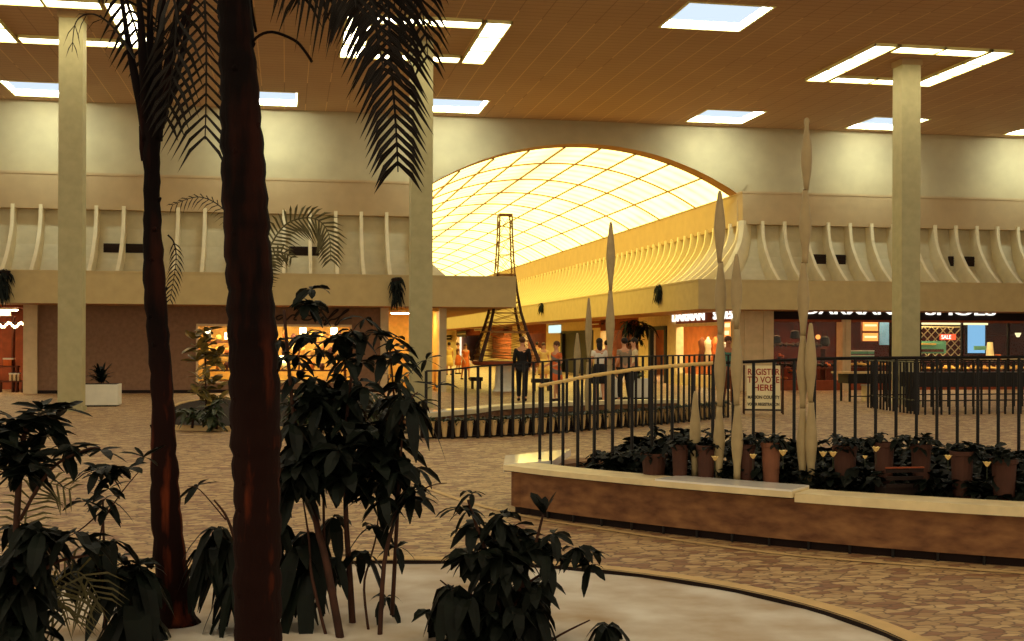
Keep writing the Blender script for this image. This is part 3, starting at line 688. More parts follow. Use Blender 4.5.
# ------------------------------------------------------------------ leafy things
def rnd(a, b): return random.uniform(a, b)
def cluster(mb, c, r, n, L, W, droop=(.3, .9), up=.3, m=0, whorl=True):
    """leaves springing from a few shoots inside an ellipsoid"""
    c = Vector(c); ns = max(1, n//6) if whorl else n
    for _ in range(ns):
        while True:
            q = Vector((rnd(-1, 1), rnd(-1, 1), rnd(-1, 1)))
            if q.length < 1: break
        p = c+Vector((q.x*r[0], q.y*r[1], q.z*r[2])); a0 = rnd(0, 2*PI); k = 6 if whorl else 1
        for j in range(k):
            a = a0+j*2*PI/k+rnd(-.3, .3); d = Vector((math.cos(a), math.sin(a), rnd(up-.75, up+.55)))
            s_ = rnd(.7, 1.15); mb.leaf(p, d, L*s_, W*s_, rnd(*droop), m, rnd(-.5, .5))
def shrub(name, label, cat, base, D, stems, clusters, leafm, stemm='stem', group=None, dy=.35):
    """stems: [( [(u,v,dd)...], r )], clusters: (u, v, dd, ru, rv, n, leaf_px, w/l, droop)"""
    t = empty(name, base, label, cat, group)
    for pts, r in stems:
        P = smooth_path([PD(u, v, D+dd) for u, v, dd in pts], 4); n = len(P)
        MB().tube(P, [r*(1-.6*i/(n-1)) for i in range(n)], 6).build('stem', stemm, t, smooth=True)
    px = D/F; b = MB()
    for c in clusters:
        u, v, dd, ru, rv, n, lp, wl_ = c[:8]; dr = c[8] if len(c) > 8 else (.3, .9); up = c[9] if len(c) > 9 else .25
        cluster(b, PD(u, v, D+dd), (ru*px, max(.06, ru*px*dy*2), rv*px), n, lp*px, lp*px*wl_, dr, up, 0)
    b.build('foliage', leafm, t)
    return t
def bedz(u, v): return PZ(u, v, 0)

# tall rubber plant in front of the middle column
p0 = bedz(352, 612); D0 = uof(p0)[1]
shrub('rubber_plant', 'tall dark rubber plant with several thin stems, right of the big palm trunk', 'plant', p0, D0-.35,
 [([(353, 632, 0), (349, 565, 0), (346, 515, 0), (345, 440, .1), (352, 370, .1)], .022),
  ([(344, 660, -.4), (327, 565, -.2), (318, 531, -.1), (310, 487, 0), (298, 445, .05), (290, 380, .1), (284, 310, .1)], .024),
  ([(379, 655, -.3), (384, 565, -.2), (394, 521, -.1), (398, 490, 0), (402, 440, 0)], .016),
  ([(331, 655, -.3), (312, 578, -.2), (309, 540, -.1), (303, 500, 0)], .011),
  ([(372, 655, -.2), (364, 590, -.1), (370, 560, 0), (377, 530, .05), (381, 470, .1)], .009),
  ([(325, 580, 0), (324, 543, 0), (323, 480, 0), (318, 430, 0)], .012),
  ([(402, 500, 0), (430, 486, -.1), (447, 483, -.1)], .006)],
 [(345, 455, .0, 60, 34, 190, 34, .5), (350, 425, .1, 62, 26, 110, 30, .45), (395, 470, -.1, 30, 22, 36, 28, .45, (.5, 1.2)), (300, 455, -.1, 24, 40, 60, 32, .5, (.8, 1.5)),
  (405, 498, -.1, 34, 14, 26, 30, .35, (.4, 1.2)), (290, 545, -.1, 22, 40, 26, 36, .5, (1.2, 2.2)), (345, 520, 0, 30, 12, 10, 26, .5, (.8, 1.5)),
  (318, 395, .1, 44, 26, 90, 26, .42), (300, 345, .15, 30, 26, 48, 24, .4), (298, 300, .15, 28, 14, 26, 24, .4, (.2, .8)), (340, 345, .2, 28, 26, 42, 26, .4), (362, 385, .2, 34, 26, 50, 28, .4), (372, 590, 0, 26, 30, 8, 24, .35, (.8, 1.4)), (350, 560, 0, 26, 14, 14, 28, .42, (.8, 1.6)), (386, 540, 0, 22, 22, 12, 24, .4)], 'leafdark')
# umbrella plant with long drooping leaves by the middle column
p0 = bedz(420, 600); 
shrub('umbrella_plant', 'umbrella plant with long drooping dark leaves, in front of the foot of the middle column', 'plant', bedz(402, 590), 7.0,
 [([(392, 615, 0), (396, 540, 0), (399, 470, .1), (396, 420, .15), (390, 350, .2)], .014), ([(396, 430, .1), (410, 400, 0), (418, 392, 0)], .008)],
 [(392, 352, .2, 24, 22, 40, 26, .38, (.2, .9)), (402, 392, .1, 30, 16, 30, 24, .3, (.5, 1.2)), (408, 402, .0, 10, 4, 12, 34, .42, (1.0, 1.9)), (425, 380, .1, 18, 22, 18, 24, .22, (.1, .5)), (372, 330, .2, 20, 14, 14, 24, .3)], 'leafdark')
# low drooping plant between the two palms
shrub('rubber_plant', 'low rubber plant with hanging leaves between the two palm trunks', 'plant', bedz(236, 612), 6.9,
 [([(242, 640, 0), (238, 560, 0), (228, 520, 0), (214, 500, 0)], .014), ([(238, 560, 0), (250, 520, 0), (262, 480, .1)], .010), ([(226, 520, 0), (200, 490, 0), (188, 486, 0)], .005)],
 [(222, 548, 0, 26, 26, 60, 30, .42, (1.0, 2.0)), (205, 545, -.05, 16, 12, 12, 26, .4, (1., 2.)), (228, 590, -.1, 12, 26, 16, 30, .38, (1.4, 2.4)), (262, 540, .1, 24, 50, 46, 28, .42, (.8, 1.8)), (200, 488, 0, 12, 5, 6, 22, .3, (.1, .4)), (275, 495, .1, 14, 20, 16, 22, .42)], 'leafdark')
# right-hand shrub
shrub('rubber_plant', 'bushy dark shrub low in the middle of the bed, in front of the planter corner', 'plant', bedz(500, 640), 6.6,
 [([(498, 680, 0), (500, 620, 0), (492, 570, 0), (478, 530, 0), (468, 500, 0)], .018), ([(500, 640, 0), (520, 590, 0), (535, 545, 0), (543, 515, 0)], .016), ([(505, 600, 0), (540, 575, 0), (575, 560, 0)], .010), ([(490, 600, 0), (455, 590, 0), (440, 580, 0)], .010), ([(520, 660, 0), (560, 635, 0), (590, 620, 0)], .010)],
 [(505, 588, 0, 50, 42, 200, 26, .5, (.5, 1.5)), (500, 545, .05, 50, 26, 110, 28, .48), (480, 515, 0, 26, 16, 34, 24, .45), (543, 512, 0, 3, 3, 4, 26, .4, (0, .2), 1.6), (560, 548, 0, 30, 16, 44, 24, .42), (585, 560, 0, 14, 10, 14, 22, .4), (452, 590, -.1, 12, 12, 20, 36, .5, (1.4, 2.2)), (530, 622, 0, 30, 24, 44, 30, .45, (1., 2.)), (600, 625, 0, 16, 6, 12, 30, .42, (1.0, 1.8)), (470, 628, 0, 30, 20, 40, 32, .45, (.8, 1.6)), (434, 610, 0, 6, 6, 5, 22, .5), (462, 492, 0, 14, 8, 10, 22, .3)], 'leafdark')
# left dark plants
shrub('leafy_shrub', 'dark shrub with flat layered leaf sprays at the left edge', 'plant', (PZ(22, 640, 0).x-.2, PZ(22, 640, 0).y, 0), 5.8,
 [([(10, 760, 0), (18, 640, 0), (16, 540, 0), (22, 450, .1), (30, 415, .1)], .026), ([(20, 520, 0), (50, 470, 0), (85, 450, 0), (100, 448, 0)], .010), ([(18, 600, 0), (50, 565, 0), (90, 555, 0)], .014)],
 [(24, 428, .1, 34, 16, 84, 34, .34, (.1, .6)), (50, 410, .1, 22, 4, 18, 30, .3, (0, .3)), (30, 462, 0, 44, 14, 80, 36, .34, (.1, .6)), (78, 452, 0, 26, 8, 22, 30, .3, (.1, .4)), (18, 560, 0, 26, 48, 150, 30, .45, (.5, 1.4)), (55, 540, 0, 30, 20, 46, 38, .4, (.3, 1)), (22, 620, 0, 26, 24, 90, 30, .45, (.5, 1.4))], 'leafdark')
shrub('leafy_shrub', 'tall-stemmed dark shrub with a few big leaves, left of the thin palm trunk', 'plant', bedz(112, 638), 6.6,
 [([(124, 668, 0), (118, 600, 0), (110, 575, 0), (104, 540, 0), (103, 500, 0)], .013), ([(108, 672, 0), (104, 600, 0), (98, 560, 0), (103, 520, 0)], .011), ([(103, 520, 0), (122, 492, 0), (142, 468, 0)], .005), ([(103, 510, 0), (80, 530, 0), (60, 540, 0)], .005)],
 [(112, 468, 0, 26, 10, 46, 24, .36, (.2, .8)), (140, 455, 0, 8, 4, 10, 24, .3, (0, .3)), (92, 500, 0, 26, 14, 26, 26, .3, (.2, .7)), (108, 545, 0, 14, 12, 14, 36, .5, (.8, 1.5)), (95, 568, 0, 40, 14, 60, 28, .4, (.3, .9)), (132, 575, 0, 22, 14, 34, 40, .45, (.7, 1.6)), (140, 608, 0, 20, 14, 22, 60, .42, (1., 2.)), (70, 575, 0, 22, 12, 36, 32, .4)], 'leafdark')

# ------------------------------------------------------------------ palms
def trunk(name, label, D, pts, z_base_v, group='tall palms in the bed'):
    """pts: (u centre, v, width px)"""
    base = PD(pts[-1][0], pts[-1][1], D); t = empty(name, base, label, 'palm tree', group)
    fine = []
    for (u0, v0, w0), (u1, v1, w1) in zip(pts, pts[1:]):
        k = max(2, int((v1-v0)/9))
        for i in range(k): f = i/k; fine.append((u0+(u1-u0)*f, v0+(v1-v0)*f, w0+(w1-w0)*f))
    fine.append(pts[-1])
    b = MB(); P = [PD(u+rnd(-.6, .6), v, D) for u, v, w_ in fine]; R_ = [w_*.5*D/F*(1+.05*math.sin(i*2.1)+rnd(-.03, .03)) for i, (u, v, w_) in enumerate(fine)]
    b.tube(P, R_, 18)   # bark and old leaf-base stubs
    for i in range(2, len(P)-2, 3):
        a = rnd(0, 2*PI); d = Vector((math.cos(a), math.sin(a), .6)).normalized(); q = P[i]+Vector((math.cos(a), math.sin(a), 0))*R_[i]*.85
        b.tube([q, q+d*.012, q+d*.024], [.020, .013, .004], 5)
    b.build('trunk', 'trunk', t, smooth=True)
    return t
def frond(t, pts, D, lf, gap, hang=.8, spread=1., m='frond', r=.012, w=.022, start=.15, both=True, ends=True):
    """pinnate frond along pixel path (u,v,dd); lf leaflet length in metres"""
    P = smooth_path([PD(u, v, D+dd) for u, v, dd in pts], 8)
    mb = MB(); n = len(P); ro = MB(); ro.tube(P, [r*(1-.75*i/(n-1)) for i in range(n)], 6); ra = ro.build('rachis', m, t)
    L = sum((b-a).length for a, b in zip(P, P[1:]))
    run = 0; A = along(P, gap, L*start)
    view = (P[n//2]-CAM).normalized()
    for i, (p, tg) in enumerate(A):
        f = (L*start+i*gap)/L
        ln = lf*(math.sin(PI*min(1, max(.0, .12+.80*f)))**.6)*rnd(.88, 1.1)
        side = tg.cross(view).normalized()
        for s_ in ((-1, 1) if both else (1,)):
            d = (side*s_*spread+tg*.55+view*rnd(-.35, .35)).normalized()
            end = p+d*ln*.55+Vector((0, 0, -hang*ln*.12)); tip = p+d*ln+Vector((0, 0, -hang*ln*.5))
            nrm = d.cross(view).normalized()*w*.5
            mb.add([p-nrm*.6, p+nrm*.6, end+nrm, end-nrm, tip], [(0, 1, 2, 3), (3, 2, 4)])
            nv = view*w*.35
            mb.add([p-nv, p+nv, end+nv, end-nv, tip], [(0, 1, 2, 3), (3, 2, 4)])
    mb.build('leaflets', m, ra)
DB, DS = 4.95, 7.0
big = trunk('palm_tree', 'thick dark palm trunk rising across the whole photo, left of centre', DB, [(232, -190, 36), (233, -100, 33), (234, 0, 32), (240, 100, 39), (245, 200, 46), (250, 290, 46), (255, 400, 51), (257, 500, 47), (258, 640, 47), (260, 748, 56)], 748)
small = trunk('palm_tree', 'thinner dark palm trunk standing left of the thick one', DS, [(155, 70, 14), (152, 125, 17), (152, 200, 16), (154, 280, 22), (163, 400, 22), (165, 500, 29), (173, 590, 33), (175, 612, 36), (176, 626, 48)], 626)
# petioles of the small palm
for pts in ([(149, 140, 0), (138, 90, 0), (128, 40, .1), (118, -30, .2)], [(152, 140, 0), (150, 80, 0), (150, 20, 0), (148, -50, .1)], [(155, 140, 0), (163, 90, 0), (172, 40, 0), (186, -40, .1)], [(155, 130, 0), (168, 70, -.1), (180, 30, -.1), (205, -30, -.1)], [(148, 120, 0), (143, 60, -.1), (140, 10, -.1), (132, -60, 0)], [(157, 125, .0), (170, 95, .1), (183, 50, .2), (192, 0, .2)], [(153, 120, .1), (158, 60, .1), (163, 0, .1), (165, -60, .1)]):
    MB().tube(smooth_path([PD(u, v, DS+dd) for u, v, dd in pts], 5), [.045, .04, .036, .032, .03, .028, .026, .024, .022, .02, .018, .016, .014, .012, .011, .01][:16], 7).build('petiole', 'trunk', small, smooth=True)
MB().tube([PD(146, 160, DS), PD(143, 148, DS), PD(141, 126, DS)], [.03, .022, .012], 7).build('leaf_stub', 'trunk', small)
frond(small, [(186, -60, .1), (202, -20, 0), (206, 40, -.05), (206, 100, -.1), (205, 140, -.1)], DS, .36, .062, 1.2, .75, w=.020, start=.2)
frond(small, [(132, -60, 0), (160, -30, -.1), (176, 10, -.15), (172, 70, -.15), (166, 120, -.15)], DS, .28, .08, .9, .5, w=.022, start=.25)
frond(small, [(118, -30, 0), (128, 5, .1), (136, 30, .1), (143, 62, .1)], DS, .22, .06, .8, .9, w=.022, start=.1)
frond(small, [(135, 58, 0), (112, 26, .0), (92, 14, 0), (76, 22, 0), (72, 52, 0)], DS, .10, .10, 1.6, .4, w=.006, r=.008, start=.3)
frond(small, [(168, 235, 0), (174, 243, 0), (176, 262, 0), (170, 300, 0)], DS, .07, .03, 1., .6, w=.008, r=.006)
# fronds of the big palm
frond(big, [(236, -150, 0), (300, -190, .1), (360, -130, .15), (384, -40, .15), (391, 60, .1), (396, 130, .1), (398, 172, .1)], DB, .25, .040, 1.0, .75, w=.023, start=.32)
frond(big, [(236, -150, 0), (290, -170, -.1), (345, -120, -.1), (368, -30, -.1), (378, 40, -.1), (384, 70, -.1)], DB, .25, .046, 1.0, .75, w=.022, start=.35)
frond(big, [(236, -150, 0), (280, -130, 0), (320, -70, -.1), (350, -20, -.2), (356, 8, -.25)], DB, .30, .044, 1.3, .6, w=.018, start=.3)
frond(big, [(236, -150, 0), (270, -140, .1), (300, -90, .1), (314, -40, .1), (312, -8, .1)], DB, .22, .046, 1.3, .6, w=.018, start=.35)
frond(big, [(236, -150, 0), (320, -200, .3), (400, -140, .4), (424, -50, .4), (428, -8, .4)], DB, .24, .05, 1.1, .6, w=.016, start=.5)
frond(big, [(232, -150, 0), (190, -180, -.1), (150, -150, -.2), (130, -90, -.2), (124, -30, -.2)], DB, .28, .04, 1.1, .7, w=.018, start=.3)
frond(big, [(234, -150, 0), (250, -150, -.5), (262, -120, -.9), (270, -60, -1.2)], DB, .28, .05, 1.1, .7, w=.018, start=.3)
frond(big, [(240, -140, 0), (300, -150, .2), (370, -100, .3), (410, -40, .3), (424, 20, .3), (428, 60, .3)], DB, .20, .05, 1.1, .6, w=.016, r=.008, start=.5)
frond(big, [(238, -140, 0), (262, -110, -.1), (290, -50, -.1), (300, 5, -.1)], DB, .2, .06, 1.1, .5, w=.014, r=.008, start=.5)
MB().tube(smooth_path([PD(u, v, DB) for u, v in ((246, 55), (256, 38), (272, 32), (294, 40), (304, 50), (312, 62))], 4), .006, 6).build('dead_stalk', 'trunk', big)
MB().tube(smooth_path([PD(u, v, DB+.1) for u, v in ((250, -10), (252, 10), (256, 32))], 4), .006, 6).build('dead_stalk', 'trunk', big)
# small fan of pale palm leaflets low at the left, another palm
pq = empty('small_palm', bedz(38, 636), 'small feathery palm with thin pale fronds low at the left', 'palm')
frond(pq, [(30, 636, 0), (24, 560, 0), (28, 505, 0), (45, 484, 0), (72, 490, 0)], 6.3, .20, .035, .7, .9, 'frondlight', w=.012, r=.008, start=.45)
frond(pq, [(34, 636, 0), (50, 590, 0), (78, 572, 0), (100, 600, 0)], 6.3, .26, .035, .9, .9, 'frondlight', w=.012, r=.008, start=.3)
frond(pq, [(30, 636, 0), (40, 600, -.1), (58, 590, -.2), (70, 625, -.2)], 6.3, .26, .04, .9, .9, 'frondlight', w=.012, r=.008, start=.3)
# slender palm behind the big trunk (in the far bed)
DM = 20.
sp = empty('slender_palm', PD(257, 432, DM)*1.0, 'slender palm whose arching feather fronds show on both sides of the thick trunk', 'palm tree')
sp.location.z = 0; ORG[sp.name] = Vector(sp.location)
MB().tube([PD(257, 440, DM), PD(256, 380, DM), PD(258, 300, DM)], [.12, .1, .08], 10).build('trunk', 'trunk', sp, smooth=True)
frond(sp, [(258, 305, 0), (264, 262, 0), (284, 226, 0), (312, 218, 0), (328, 232, 0), (331, 262, 0)], DM, .42, .07, .7, .9, 'frondlight', w=.04, r=.02, start=.05)
frond(sp, [(258, 305, 0), (262, 280, 0), (270, 260, .2), (282, 252, .4), (292, 258, .5)], DM, .28, .07, .7, .9, 'frondlight', w=.035, r=.02, start=.1)
frond(sp, [(258, 305, 0), (248, 250, 0), (226, 212, 0), (200, 197, 0), (172, 205, 0)], DM, .26, .09, 1.2, .5, 'frond', w=.018, r=.018, start=.25)

# ------------------------------------------------------------------ far bed on the left with croton shrubs
fbd = [PZ(u, v, 0) for u, v in ((170, 430), (230, 431.5), (290, 432), (350, 431), (385, 427), (401, 420), (395, 410), (360, 402), (280, 399), (200, 402), (166, 412))]
loop = smooth_path(fbd+[fbd[0]], 4)[:-1]
t = empty('garden_bed', sum(loop, Vector())/len(loop), 'far oval planting bed with a pale kerb, behind the palm trunks', 'bed')
b = MB(); cen = sum(loop, Vector())/len(loop); n = len(loop)
inn = [p+(cen-p).normalized()*.16 for p in loop]; z1 = Vector((0, 0, .09))
for k in range(n):
    a, c, d, e = loop[k], loop[(k+1) % n], inn[(k+1) % n], inn[k]; b.quad(a, c, c+z1, a+z1); b.quad(a+z1, c+z1, d+z1, e+z1); b.quad(e, e+z1, d+z1, d)
b.build('kerb', 'kerb', t); b = MB(); b.add([p+Vector((0, 0, .06)) for p in inn], [tuple(range(n))]); b.build('soil', 'soil', t)
def midshrub(label, u, vb, clusters, leafm='leafmid', D=None, stem=True, name='leafy_shrub', group='low shrubs in the far bed'):
    p = PZ(u, vb, .05); D = uof(p)[1]
    return shrub(name, label, 'plant', p, D, [([(u, vb, 0), (u+1, vb-10, 0), (u, min(c[1] for c in clusters), 0)], .03)], clusters, leafm, group=group, dy=.5)
midshrub('tall croton shrub with golden leaves catching the shop light, left of the thick trunk', 205, 424, [(208, 350, 0, 14, 22, 70, 18, .4, (0, .5), .6), (212, 385, 0, 16, 20, 60, 16, .4, (0, .6), .4), (194, 338, 0, 4, 4, 6, 18, .42, (0, .3), .9)], 'leafgold', name='croton')
midshrub('low dark shrub at the left end of the far bed', 192, 428, [(190, 412, 0, 14, 12, 60, 12, .45)])
midshrub('low dark shrub just left of the thick trunk in the far bed', 216, 429, [(216, 412, 0, 15, 14, 70, 13, .45)])
midshrub('low dark shrub just right of the thick trunk in the far bed', 298, 430, [(298, 412, 0, 18, 16, 80, 13, .45), (292, 396, 0, 12, 12, 30, 13, .4)])
midshrub('low green shrub in the far bed under the shop window', 330, 430, [(330, 408, 0, 20, 18, 90, 13, .45)])
midshrub('low green shrub in the far bed, left of the middle column', 364, 428, [(364, 406, 0, 20, 16, 80, 13, .45)])
midshrub('loose shrub with long leaves at the right end of the far bed', 388, 423, [(390, 402, 0, 18, 14, 50, 16, .3), (400, 375, 0, 12, 14, 24, 15, .3)])

# ------------------------------------------------------------------ far fenced planter in the middle
fp = smooth_path([PZ(u, v, 0) for u, v in ((425, 439.6), (470, 438.6), (532, 435.8), (588.6, 431), (640, 427), (685, 422.5), (735, 417))], 6)
bp = smooth_path([PZ(u, v, .25) for u, v in ((418, 414), (450, 411.5), (478, 409), (505, 405.5), (560, 402.5), (620, 400.5), (680, 399.5))], 6); bp = [Vector((p.x, p.y, 0)) for p in bp]
t = empty('planter', fp[12], 'far curved planter bed behind a black fence, with a pale rim at the back', 'planter')
b = MB(); wall_strip(b, bp, offs(bp, .45), .16, .25); b.build('rim', 'cap', t)
b = MB(); wall_strip(b, offs(bp, .04), offs(bp, .4), .0, .16); b.build('wall', 'planterwall', t)
b = MB(); rb_ = offs(bp, .02)[:12]; wall_strip(b, rb_, offs(bp, .42)[:12], .25, .27); b.build('rim_slab', 'marble', t)['label'] = 'white marble slab on the rim'
b = MB(); poly = offs(fp, .12)+list(reversed(bp)); b.add([p+Vector((0, 0, .03)) for p in poly], [tuple(range(len(poly)))]); b.build('soil', 'soil', t)
b = MB(); wall_strip(b, offs(fp, .34), offs(fp, .42), 0, .30); b.build('backing_board', 'dark', t)
def zt_mid(p):
    u, Z = uof(p); v = lerp([437, 483, 508, 577, 617, 700], [371, 366, 364.5, 359, 357, 355], u)
    return H-(v-CY-ROLL*(u-CX))/F*Z
f2 = fence('fence', 'black baluster fence around the far planter, beyond the near one', offs(fp, .02), zt_mid, lambda p: 0., .232, .026, 'black')
PT = along(offs(fp, .16), .232, .14)
pot0 = None
for i, (p, tg) in enumerate(PT):
    if pot0 is None:
        pot0 = empty('potted_plant', (0, 0, 0), 'small pale clay pot with a low plant in the row behind the far fence', 'potted plant', 'pale pots in a row behind the far fence')
        MB().lathe((0, 0, .03), [(.035, 0), (.062, .25), (.066, .27), (.058, .27), (.05, .25)], 10).build('pot', 'palepot', pot0)
        b = MB(); cluster(b, (0, 0, .33), (.08, .08, .05), 30, .09, .04, (.2, .8), .4, 0); b.build('foliage', 'leafmid', pot0)
        place(pot0, True, p, None)
    else: place(pot0, False, p, None, rnd(0, 6))
# ------------------------------------------------------------------ pots in the near planter
def potted(label, u, v, D, r, h, lean=0, foliage=60, leafw=.09, spread=.16):
    D += .25; r *= .85; p = PD(u, v, D); t = empty('potted_plant', (p.x, p.y, .33), label, 'potted plant', 'terracotta pots in the near planter')
    zb = max(.33, p.z-h/2)
    prof = [(r*.70, 0), (r*.93, h*.84), (r*1.04, h*.86), (r*1.06, h), (r*.9, h), (r*.86, h*.9)]
    MB().lathe((p.x, p.y, .33), [(prof[0][0], 0)]+[(a, zb-.33+q) for a, q in prof[1:]], 16).build('pot', 'clay' if 'clearest' in label else 'terracotta', t, smooth=False)
    b = MB(); cluster(b, (p.x, p.y, zb+h+.02), (spread, spread*.8, .05), foliage, leafw, leafw*.55, (.2, 1), .4); b.build('foliage', 'leafdark', t)
potted('squat clay pot in the near planter, leftmost of the row by the fence end', 654, 462, 10.6, .14, .16)
potted('clay pot just left of the shortest spindle pole', 680, 458, 10.4, .09, .24)
potted('clay pot between the shortest spindle pole and the tall pointed one', 706, 460, 10.3, .10, .26)
potted('clay pot partly behind the medium spindle pole', 746, 459, 10.2, .10, .26)
potted('clearest clay pot, midway between the two groups of spindle poles', 771, 458, 10.1, .10, .27, 0, 46)
potted('clay pot right of the tallest knobbed pole', 845, 462, 9.9, .12, .28)
potted('clay pot left above the wooden crate', 884, 458, 9.7, .10, .26)
potted('clay pot right above the wooden crate', 921, 460, 9.6, .10, .26)
potted('dark clay pot in the shade near the right edge', 962, 466, 9.4, .11, .24)
potted('clay pot closest to the right edge', 1004, 474, 9.2, .12, .24)
b = MB(); pc = PD(899, 466, 9.75); cr = empty('crate', (pc.x, pc.y, .33), 'dark wooden crate lying among the pots in the near planter', 'crate')
for k in range(3): MB().box(pc.x-.16, pc.y-.1, .50+k*.06, pc.x+.16, pc.y-.085, .53+k*.06).build('slat', 'dark', cr)
MB().box(pc.x-.16, pc.y-.085, .34, pc.x+.16, pc.y+.1, .50).build('body', 'dark', cr)
MB().box(pc.x-.165, pc.y-.105, .655, pc.x+.165, pc.y-.08, .665).build('rim', 'redbrown', cr)
b = MB()
gp = [p+(Vector((0, 0, 0))) for p in offs(front, .62)]
for k, (p, tg) in enumerate(along(gp[2:], .075)):
    for dd in (0, .22, .45, .7, .95, 1.2):
        q = p+Vector((-tg.y, tg.x, 0))*(dd+rnd(-.12, .12))
        u_, _ = uof(q)
        if u_ < 590: continue
        cluster(b, (q.x, q.y, .42+rnd(0, .10)+(.15*dd if dd > .3 else .02)), (.11, .11, .11), 18, .11, .075, (.1, .9), .5)
o = b.build('groundcover', 'leafdark'); tag(o, 'dense dark leafy groundcover filling the near planter around the pots', 'plant', kind='stuff')
fl0 = None  # bright gaps in the foliage, added as cream bloom shapes
for i, (u, v, s_) in enumerate(((715, 461, 1), (753, 459, 1), (783, 456, 1.2), (823, 457, 1.1), (833, 457, 1.1), (876, 452, 1.1), (865, 459, .7), (948, 460, 1), (987, 467, 1.1))):
    p = PD(u, v, 9.35)
    if fl0 is None:
        fl0 = empty('flower', (0, 0, 0), 'x', 'flower', 'cream flowers in the near planter')
        b = MB()
        for k in range(6): a = k*PI/3; b.leaf((0, 0, 0), (math.cos(a), math.sin(a), 1.4), .075, .05, .1)
        b.build('petals', 'flower', fl0); MB().tube([(0, 0, -.12), (0, 0, 0)], .004, 5).build('stalk', 'leafmid', fl0)
    place(fl0, i == 0, p, ['cream flower between the short and the tall pointed spindle poles', 'cream flower left of the clearest clay pot', 'cream flower right of the clearest clay pot', 'left one of two close cream flowers right of the tallest pole', 'right one of two close cream flowers right of the tallest pole', 'cream flower at the upper left corner of the crate', 'tiny cream flower low beside the crate', 'cream flower right of the crate', 'cream flower nearest the right edge'][i], rnd(0, 6), s_*.7)

# ------------------------------------------------------------------ hanging plants on the fascia
def hanging(label, u, v, d, wpx, hpx, plane):
    p = PY(u, v, plane) if plane else PX(u, v, CR-2.56)
    Z = uof(p)[1]; t = empty('hanging_plant', p, label, 'plant', 'plants hanging over the fascia')
    b = MB(); r = wpx/2*Z/F; h = hpx*Z/F
    b.lathe((p.x, p.y, p.z-.16), [(r*.5, 0), (r*.7, .16), (r*.72, .2), (r*.6, .2)], 10); b.build('basket', 'dark', t)
    b = MB(); cluster(b, (p.x, p.y, p.z), (r*.7, r*.5, .1), 60, .22, .07, (.8, 1.8), .3); cluster(b, (p.x, p.y, p.z-h*.45), (r*.6, r*.4, h*.4), 90, .2, .06, (1.2, 2.2), .0); b.build('foliage', 'leafdark', t)
hanging('dark plant hanging over the fascia at the far left edge', 5, 272, 0, 15, 30, 37.85)
hanging('dark plant hanging over the fascia just left of the middle column', 396.5, 280, 0, 15, 24, 37.85)
hanging('small dark plant hanging over the corridor fascia near its corner', 659, 287, 0, 9, 13, None)
hanging('tiny plant hanging far along the corridor fascia', 542, 304, 0, 4, 6, None)

# ------------------------------------------------------------------ people
M.update(skin=mat('skin', srgb(206, 150, 112), .6, .04, 5), skin2=mat('tanned_skin', srgb(170, 110, 76), .6, .04, 5), hairdark=mat('dark_hair', srgb(34, 22, 16), .6, .1, 9), hairbrown=mat('brown_hair', srgb(86, 52, 28), .6, .1, 9), hairfair=mat('fair_hair', srgb(178, 130, 70), .6, .1, 9),
 suit=mat('black_suit_cloth', srgb(20, 18, 20), .8, .1, 9), yellowcloth=mat('yellow_cloth', srgb(232, 196, 112), .8, .05, 9), orangecloth=mat('orange_cloth', srgb(214, 110, 48), .8, .08, 9), palecloth=mat('pale_cloth', srgb(236, 216, 168), .8, .05, 9),
 whitecloth=mat('white_cloth', srgb(232, 226, 210), .8, .05, 9), greycloth=mat('grey_cloth', srgb(150, 132, 108), .8, .05, 9), tealcloth=mat('teal_cloth', srgb(70, 120, 104), .8, .05, 9), browncloth=mat('brown_cloth', srgb(120, 66, 36), .8, .05, 9), shoe=mat('dark_leather', srgb(30, 20, 16), .5, .1, 9))
def stripes():
    t = NT('striped_cloth'); g = t.new('ShaderNodeTexCoord'); sx = t.new('ShaderNodeSeparateXYZ'); t.l(g.outputs['Object'], sx.inputs[0])
    s_ = t.math('GREATER_THAN', t.math('FRACT', t.math('MULTIPLY', t.math('ADD', sx.outputs[2], t.math('MULTIPLY', sx.outputs[0], .4)), 3.2)), .62)
    t.l(t.mix(s_, srgb(216, 104, 44), srgb(120, 112, 108)), t.b.inputs['Base Color']); t.b.inputs['Roughness'].default_value = .8; return t.m
M['stripecloth'] = stripes()
def skinmesh(name, verts, edges, radii, m, parent, sub=1):
    me = bpy.data.meshes.new(name); me.from_pydata([Vector(v) for v in verts], edges, []); me.update(); me.materials.append(M[m])
    o = bpy.data.objects.new(name, me); C.objects.link(o); o.parent = parent
    md = o.modifiers.new('skin', 'SKIN'); md.use_smooth_shade = True
    sl = me.skin_vertices[0].data
    for i, r in enumerate(radii):
        sl[i].radius = r if isinstance(r, tuple) else (r, r); sl[i].use_root = i == 0
    sb_ = o.modifiers.new('sub', 'SUBSURF'); sb_.levels = sub; sb_.render_levels = sub
    return o
